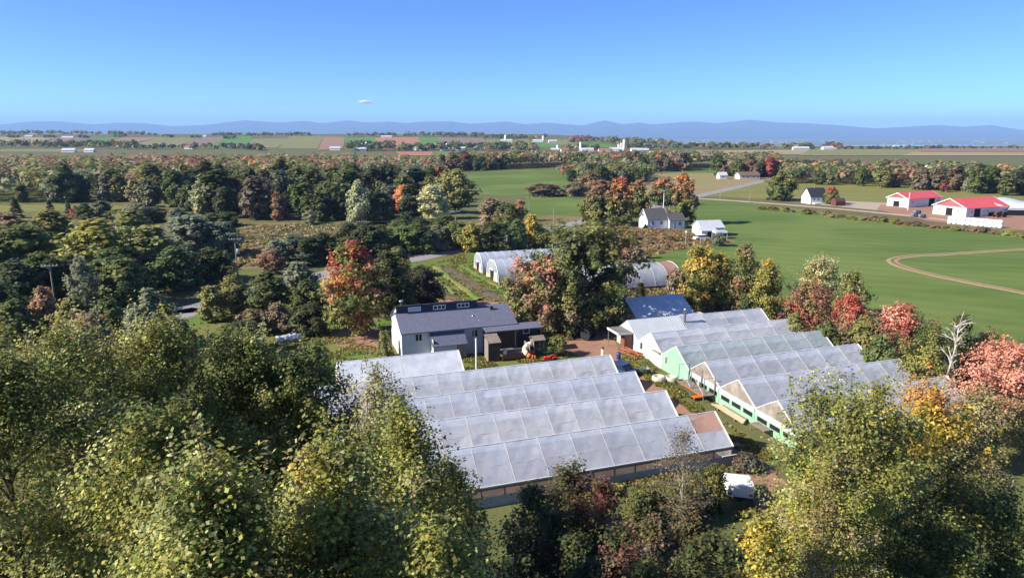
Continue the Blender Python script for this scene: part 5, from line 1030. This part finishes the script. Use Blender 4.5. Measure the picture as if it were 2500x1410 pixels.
tufts('grass', [(1300, 1200), (1540, 1165), (1760, 1130), (1800, 1160), (1860, 1260), (1300, 1330)], 14000, .55, ['olive', 'green', 'ygreen', 'brown'], 'tall weeds below the front greenhouse', 3, .28)
tufts('grass', [(560, 850), (780, 800), (950, 860), (940, 905), (700, 905)], 6000, .25, ['olive', 'green', 'ygreen'], 'grass below the scarlet maple', 4)
tufts('weeds', [(1370, 592), (1480, 552), (1700, 566), (1780, 592), (1640, 612), (1560, 636)], 9000, .7, ['brown', 'rust', 'brown', 'olive'], 'dry weeds around the white house', 5, .6)
tufts('grass', [(1010, 660), (1130, 620), (1230, 690), (1215, 735), (1060, 735)], 7000, .3, ['olive', 'ygreen', 'green'], 'grass and crops in the garden', 6, .3)
tufts('weeds', [(570, 655), (600, 550), (850, 548), (900, 575), (700, 640)], 3500, .7, ['brown', 'olive', 'pale'], 'rough weeds in the brown field', 8, .7)
tufts('weeds', [(1500, 720), (1530, 700), (1640, 700), (1640, 720), (1560, 735)], 2500, .8, ['brown', 'olive'], 'brown weeds behind the metal shed', 7, .4)

# ---- utility poles and wires --------------------------------------------------------
POLES = [(140, 775, 645, 'weathered utility pole with crossarm nearest the poplars', True), (581, 674, 581, 'utility pole with transformer standing by the crop rows', True), (887, 622, 539, 'utility pole rising above the roadside hedge', True), (1113, 592, 514, 'utility pole with crossarm above the hedge end', True), (1292, 533, 479, 'utility pole at the edge of the bright meadow', True),
         (1351, 580, 506, 'bare utility pole beside the road, without crossarm', False), (1536, 520, 466, 'utility pole hidden between the house maples', True), (1619, 520, 464, 'tall utility pole directly behind the white house', True), (1634, 516, 500, 'short bare pole behind the house wing', False), (1732, 477, 452, 'slim pole at the road junction', False), (1758, 486, 462, 'slim pole across the road junction', False), (1830, 494, 465, 'slim pole on the gravel road', False), (1778, 458, 438, 'far pole along the road beside the stubble', False),
         (1674, 600, 567, 'lone pole with lamp in the dry weeds', False), (1710, 600, 580, 'short post in the dry weeds', False), (2216, 513, 470, 'white flagpole before the first barn', False), (1812, 455, 432, 'far pole near the bungalow', False)]
tops = []
for i, (u, vb, vt, d, arm) in enumerate(POLES):
    x, y = G(u, vb); h = vz(y, vt); t = thing('utility_pole', d, 'pole', (x, y, 0), .25); MB().bar((0, 0, 0), (0, 0, h), .17, .11, 8).build('pole', M_white if 'white' in d else M_pole, t); tops.append((x, y, h))
    if arm:
        MB().box(-1.25, 1.25, -.16, -.04, h - .35, h - .2).build('crossarm', M_wdirty, t)
        for xx in (-1.1, -.55, .55, 1.1): MB().lathe([(.05, h - .2), (.07, h - .1), (.03, h)], xx, -.1, 0, 8).build('insulator', M_white, t)
        MB().bar((-.7, -.1, h - .3), (0, 0, h - 1.0), .03).bar((.7, -.1, h - .3), (0, 0, h - 1.0), .03).build('brace', M_pole, t)
    if 'transformer' in d: MB().lathe([(.1, h - 3.4), (.3, h - 3.35), (.3, h - 2.4), (.25, h - 2.3), (.05, h - 2.25)], .42, 0, 0, 12).build('transformer', M_metal, t, True)
    if 'lamp' in d: MB().lathe([(.25, h - .1), (.3, h + .15), (.1, h + .4)], 0, 0, 0, 10).build('lamp', M_white, t, True)
def wire(a, b, dz, off, label):
    n = 10; m = MB(); P_ = []
    for k in range(n + 1):
        s_ = k / n; P_.append((a[0] + (b[0] - a[0]) * s_ + off, a[1] + (b[1] - a[1]) * s_, a[2] - .1 + (b[2] - a[2]) * s_ - dz * 4 * s_ * (1 - s_)))
    for k in range(n): m.bar(P_[k], P_[k + 1], .022, sides=4)
    tag(m.build('power_line', M_steel), label, 'wire', 'power lines strung between the poles')
nxt = [(0, 1, 'near pole to the transformer pole'), (1, 2, 'transformer pole to the hedge pole'), (2, 3, 'hedge pole to the hedge end pole'), (3, 4, 'hedge end pole to the meadow pole'), (4, 6, 'meadow pole to the maples')]
for a, b, d in nxt:
    for off, nm in ((-1.0, 'outer'), (1.0, 'inner')): wire(tops[a], tops[b], 1.0, off, f'thin {nm} power line from {d}')

# ---- vehicles and yard things -----------------------------------------------------------
def car(label, loc, rz, m_, L=4.3, Wd=1.75, Hh=1.45, name='car', van=False):
    t = thing(name, label, 'car', loc, rz); hw = Wd / 2
    side = [(-L / 2, .35), (-L / 2, .75), (-L * .46, .88), (-L * .2, .95), (L * .36, .95), (L * .48, .85), (L / 2, .6), (L / 2, .35)]
    MB().extrude([(x, -hw, z) for x, z in side], (0, Wd, 0)).build('body', m_, t)
    cab = [(-L * .25, .951), (-L * .12, Hh), (L * .24 if not van else L * .44, Hh), (L * .40 if not van else L * .47, .951)]
    MB().extrude([(x, -hw * .86, z) for x, z in cab], (0, Wd * .86, 0)).build('windows', GLASS, t); MB().box(-L * .13, L * .25 if not van else L * .44, -hw * .84, hw * .84, Hh + .005, Hh + .05).build('roof', m_, t)
    for x in (-L * .31, L * .31):
        for y in (-hw + .02, hw - .02): MB().bar((x, y - .1, .33), (x, y + .1, .33), .33, sides=14).build('wheel', M_black, t)
    for y in (-hw * .7, hw * .7): MB().box(-L / 2 - .02, -L / 2 + .02, y - .2, y + .2, .6, .74).build('headlight', M_white, t)
    return t
def gp(u, v): x, y = G(u, v); return (x, y, .03)
car('dark blue car parked at the ends of the film greenhouses', gp(1512, 912), radians(-52), M_blue)
car('white van parked behind the porch under the trees', gp(1274, 798), radians(30), M_white, 4.8, 1.9, 1.95, 'van', True)
car('blue car half hidden in tree shade', gp(1512, 745), radians(60), M_blue)
car('white car beside the white garage', gp(1712, 586), radians(10), M_white)
def tractor(label, loc, rz, m_, s_=1.0, name='tractor'):
    t = thing(name, label, 'tractor', loc, rz); t.scale = (s_,) * 3
    MB().extrude([(-1.6, -.32, .7), (-1.6, -.32, 1.25), (-1.4, -.32, 1.4), (-.1, -.32, 1.5), (-.1, -.32, .7)], (0, .64, 0)).build('hood', m_, t)
    MB().box(-.1, 1.1, -.4, .4, .6, 1.0).build('chassis', M_black, t); MB().box(.35, .9, -.28, .28, 1.0, 1.12).build('seat', M_black, t); MB().box(.85, .95, -.28, .28, 1.12, 1.6).build('seat_back', M_black, t)
    for y in (-.75, .75): MB().bar((.7, y - .2, .72), (.7, y + .2, .72), .72, sides=18).build('rear_wheel', M_black, t); MB().extrude([(.1, y - .22, 1.35), (.5, y - .22, 1.58), (1.0, y - .22, 1.55), (1.4, y - .22, 1.2), (1.35, y - .22, 1.12), (.7, y - .22, 1.48)], (0, .44, 0)).build('fender', m_, t)
    for y in (-.6, .6): MB().bar((-1.2, y - .12, .42), (-1.2, y + .12, .42), .42, sides=14).build('front_wheel', M_black, t)
    m = MB(); m.bar((-.05, 0, 1.45), (.2, 0, 1.75), .03); m.build('steering_column', M_black, t)
    m = MB()
    for y in (-.5, .5): m.bar((1.0, y, 1.2), (1.0, y, 2.3), .04)
    m.bar((1.0, -.5, 2.3), (1.0, .5, 2.3), .04); m.build('roll_bar', M_black, t)
tractor('red tractor in the shade of the huge green tree', gp(1450, 800), radians(25), M_redp, .95)
tractor('second red tractor deeper in the tree shade', gp(1478, 785), radians(40), M_redp, .9)
tractor('dark tractor with loader frame in the farmyard shade', gp(1425, 825), radians(-35), M_black, 1.1)
tractor('small red garden tractor behind the film greenhouses', gp(1345, 886), radians(10), M_redp, .62)
tractor('brown red tractor before the arched fabric barn', gp(2440, 530), radians(15), M_barn, 1.3)
# white box trailer
tr = thing('box_trailer', 'small white box trailer leaning on the weedy clearing', 'trailer', gp(1806, 1226), radians(-8)); tr.rotation_euler = (radians(-4), radians(3), radians(-8))
MB().box(-1.05, 1.05, 0, 2.4, .45, 1.35).build('box', M_white, tr); MB().box(-1.08, 1.08, -.03, 2.43, 1.351, 1.42).build('roof', M_white, tr); MB().box(.7, .95, -.06, -.005, .62, .8).build('tail_light', M_redp, tr); MB().box(-.95, -.7, -.06, -.005, .62, .8).build('tail_light', M_redp, tr)
for x in (-1.1, 1.1): MB().bar((x - .09, 1.2, .32), (x + .09, 1.2, .32), .32, sides=14).build('wheel', M_black, tr)
MB().bar((0, 2.4, .5), (0, 3.5, .45), .05).build('tow_bar', M_steel, tr)
# steel platform beside the stained gable
pf = thing('steel_platform', 'rusty steel framed platform against the greenhouse end', 'platform', W(43.95, 63.0), FA)
for i in range(6): MB().box(0, 1.5, .02 + i * .9, .88 + i * .9, .75, .8).build('deck_board', M_wood, pf)
MB().box(-.08, -.005, 0, 5.4, .70, .82).build('edge_beam', mat('rust_iron', (0.42, 0.13, 0.06), (0.26, 0.09, 0.05), scale=2), pf)
m = MB()
for x in (0.05, 1.45):
    for y in (.1, 2.7, 5.3): m.bar((x, y, 0), (x, y, 2.9), .05)
for y in (.1, 2.7): m.bar((.05, y, .9), (.05, y + 2.6, 2.7), .025)
m.bar((.05, .1, 2.85), (1.45, .1, 2.85), .03); m.bar((.05, 5.3, 2.85), (1.45, 5.3, 2.85), .03); m.build('pipe_frame', M_steel, pf)
bn = thing('plank_stack', 'pale planks lying along the mint green wall', 'planks', W(44.2, 58.6), FA)
for i in range(4): MB().box(.1 + i * .27, .34 + i * .27, -2.2 + i * .2, 3.4 - .3 * i, .25 + .03 * i, .31 + .03 * i).build('plank', M_plank if i < 3 else M_wood, bn)
for y in (-1, 2): MB().box(.0, 1.3, y, y + .12, .0, .249).build('bearer', M_wood, bn)
tb_ = thing('wooden_table', 'low grey plank table by the mint green wall', 'table', W(44.4, 53.2), FA); MB().box(0, 1.0, 0, 2.2, .7, .76).build('top', M_wood, tb_)
for x in (.08, .92):
    for y in (.1, 2.1): MB().bar((x, y, 0), (x, y, .7), .04).build('leg', M_wood, tb_)
def sack(label, loc, s_, seed):
    r = np.random.RandomState(seed); m = MB(); n = 14; ring = []
    pr = [(.55, 0), (.95, .1), (1.05, .45), (1.0, .85), (.82, 1.02), (.6, .95), (.5, .7), (.05, .62)]
    for rr, z in pr: ring.append([(s_ * rr * (1 + .1 * r.normal()) * cos(2 * pi * i / n), s_ * rr * (1 + .1 * r.normal()) * sin(2 * pi * i / n), s_ * z * .95 + .03 * r.normal()) for i in range(n)])
    for q in ring: m.v += q
    for k in range(len(ring) - 1):
        for i in range(n): j = (i + 1) % n; m.f.append((k * n + i, k * n + j, (k + 1) * n + j, (k + 1) * n + i))
    o = m.build('bulk_bag', M_sack, None, True); o.location = loc; tag(o, label, 'bag')
sack('open cream bulk bag on the grass by the mint gable', gp(1608, 932), .8, 1); sack('slumped cream bulk bag beside the open one', gp(1638, 932), .75, 2)
def barrow(label, loc, rz):
    t = thing('wheelbarrow', label, 'wheelbarrow', loc, rz); m = MB(); m.v += [(-.5, -.35, .35), (.5, -.3, .35), (.5, .3, .35), (-.5, .35, .35), (-.8, -.5, .75), (.7, -.45, .7), (.7, .45, .7), (-.8, .5, .75)]
    for q in ((0, 1, 2, 3), (0, 1, 5, 4), (1, 2, 6, 5), (2, 3, 7, 6), (3, 0, 4, 7)): m.f.append(q)
    m.build('tray', M_steel, t); MB().bar((.75, -.08, .22), (.75, .08, .22), .22, sides=12).build('wheel', M_black, t); MB().bar((.75, -.1, .22), (-1.3, -.4, .65), .03).bar((.75, .1, .22), (-1.3, .4, .65), .03).build('handles', M_wood, t)
barrow('grey metal tub trolley on the grass strip', gp(1572, 912), .4)
def lumber(name, label, loc, rz, m_, seed, n=7):
    r = random.Random(seed); t = thing(name, label, 'scrap', loc, rz)
    for i in range(n): a = r.uniform(-.5, .5); b = MB().box(-1.6, 1.6, -.09, .09, 0, .08).build('beam', m_, t); b.location = (r.uniform(-.4, .4), r.uniform(-.5, .5), .1 + .1 * i); b.rotation_euler = (0, r.uniform(-.12, .12), a)
lumber('scrap_iron', 'rust orange frame beams leaning near the white gable', gp(1540, 868), radians(-50), mat('rust_iron', (0.42, 0.13, 0.06), (0.26, 0.09, 0.05), scale=2), 3)
br = thing('blue_barrel', 'blue barrel among the plants by the white gable', 'barrel', gp(1510, 876)); MB().lathe([(.28, 0), (.31, .15), (.31, .75), (.27, .88), (.2, .9)], sides=14).build('drum', M_blue, br, True); MB().lathe([(.2, .9), (.2, .93), (.02, .94)], sides=12).build('lid', M_black, br)
op = thing('orange_cart', 'small orange hand cart by the steel platform', 'cart', gp(1700, 975), radians(20)); MB().box(-.5, .5, -.35, .35, .3, .38).build('bed', M_orange, op); MB().bar((.5, -.3, .35), (.7, -.3, 1.0), .03).bar((.5, .3, .35), (.7, .3, 1.0), .03).bar((.7, -.3, 1.0), (.7, .3, 1.0), .03).build('handle', M_orange, op)
for x in (-.35, .35):
    for y in (-.4, .4): MB().bar((x, y - .04, .16), (x, y + .04, .16), .16, sides=10).build('wheel', M_black, op)
# white post, stove pipes over the film roofs
wp = thing('white_post', 'tall white post standing behind the film greenhouse', 'post', W(22.6, 81.4), FA); MB().bar((0, 0, 0), (0, 0, 4.4), .11, .11, 10).build('pipe', M_white, wp); MB().lathe([(.13, 4.4), (.13, 4.5), (.02, 4.52)], sides=10).build('cap', M_steel, wp)
for (u, v, zt, d) in ((994, 868, 4.9, 'rusty tin stove pipe behind the white sheeted greenhouse'), (1470, 885, 4.0, 'white stove pipe with dark cap beyond the hazy film greenhouse')):
    x, y = G(u, v); t = thing('stove_pipe', d, 'chimney', (x, y, 0)); rr = .34 if 'rusty' in d else .17; hh = vz(y, 850 if 'rusty' in d else 851)
    MB().lathe([(rr, 0), (rr, hh)], sides=14).build('pipe', M_wdirty if 'rusty' in d else M_white, t, True); MB().lathe([(rr * 1.15, hh), (rr * 1.15, hh + .2), (rr * .3, hh + .28)], sides=14).build('cap', M_dwood, t, True)
# tarp covered woodpile
wpile = thing('wood_pile', 'stacked firewood under a crumpled white tarp', 'woodpile', gp(705, 835), radians(28)); MB().box(-1.7, 1.7, -.5, .5, 0, .8).build('stack', M_wood, wpile)
v = []; r = np.random.RandomState(4)
for i in range(15):
    for j in range(7): v.append((-1.85 + 3.7 * i / 14 + r.uniform(-.06, .06), -.6 + 1.2 * j / 6, .84 + r.uniform(0, .34) - (.5 if j in (0, 6) else 0)))
add_mesh('tarp', v, [(i * 7 + j, i * 7 + j + 1, (i + 1) * 7 + j + 1, (i + 1) * 7 + j) for i in range(14) for j in range(6)], F_white, wpile)
tb2 = thing('red_tarp', 'reddish plastic sheet spread behind the house', 'tarp', gp(1075, 742), .3); v = [(-2.6 + 5.2 * i / 8, -2 + 4 * j / 6, .06 + .06 * r.uniform()) for i in range(9) for j in range(7)]
add_mesh('sheet', v, [(i * 7 + j, i * 7 + j + 1, (i + 1) * 7 + j + 1, (i + 1) * 7 + j) for i in range(8) for j in range(6)], mat('faded_red_sheet', (.50, .22, .18), scale=1), tb2)
# a lone wisp of cloud, far above the haze
cm, ct_ = new_mat('cloud_vapour'); co = N(ct_, 'ShaderNodeOutputMaterial'); c1 = N(ct_, 'ShaderNodeBsdfDiffuse'); c2 = N(ct_, 'ShaderNodeBsdfTranslucent'); c3 = N(ct_, 'ShaderNodeMixShader'); c4_ = N(ct_, 'ShaderNodeBsdfTransparent'); c5 = N(ct_, 'ShaderNodeMixShader')
for c_ in (c1, c2): c_.inputs[0].default_value = (.95, .95, .95, 1)
c3.inputs[0].default_value = .5; c5.inputs[0].default_value = .55; ct_.links.new(c1.outputs[0], c3.inputs[1]); ct_.links.new(c2.outputs[0], c3.inputs[2]); ct_.links.new(c4_.outputs[0], c5.inputs[1]); ct_.links.new(c3.outputs[0], c5.inputs[2]); ct_.links.new(c5.outputs[0], co.inputs[0])
m = MB(); r = np.random.RandomState(3)
for i in range(9):
    x = -190 + i * 46 + r.uniform(-15, 15); s_ = 30 + 52 * sin(pi * (i + .5) / 9) ** 2 + r.uniform(-8, 8); m.lathe([(.1, -s_ * .6), (s_ * .8, -s_ * .45), (s_ * 1.3, 0), (s_ * .95, s_ * .5), (.1, s_ * .8)], x, r.uniform(-30, 30), r.uniform(-8, 14), 18)
x, z = at(895, 249, 21000); cl_ = m.build('cloud', cm); cl_.location = (x, 21000, z); tag(cl_, 'lone small white cloud low in the blue sky', 'cloud')
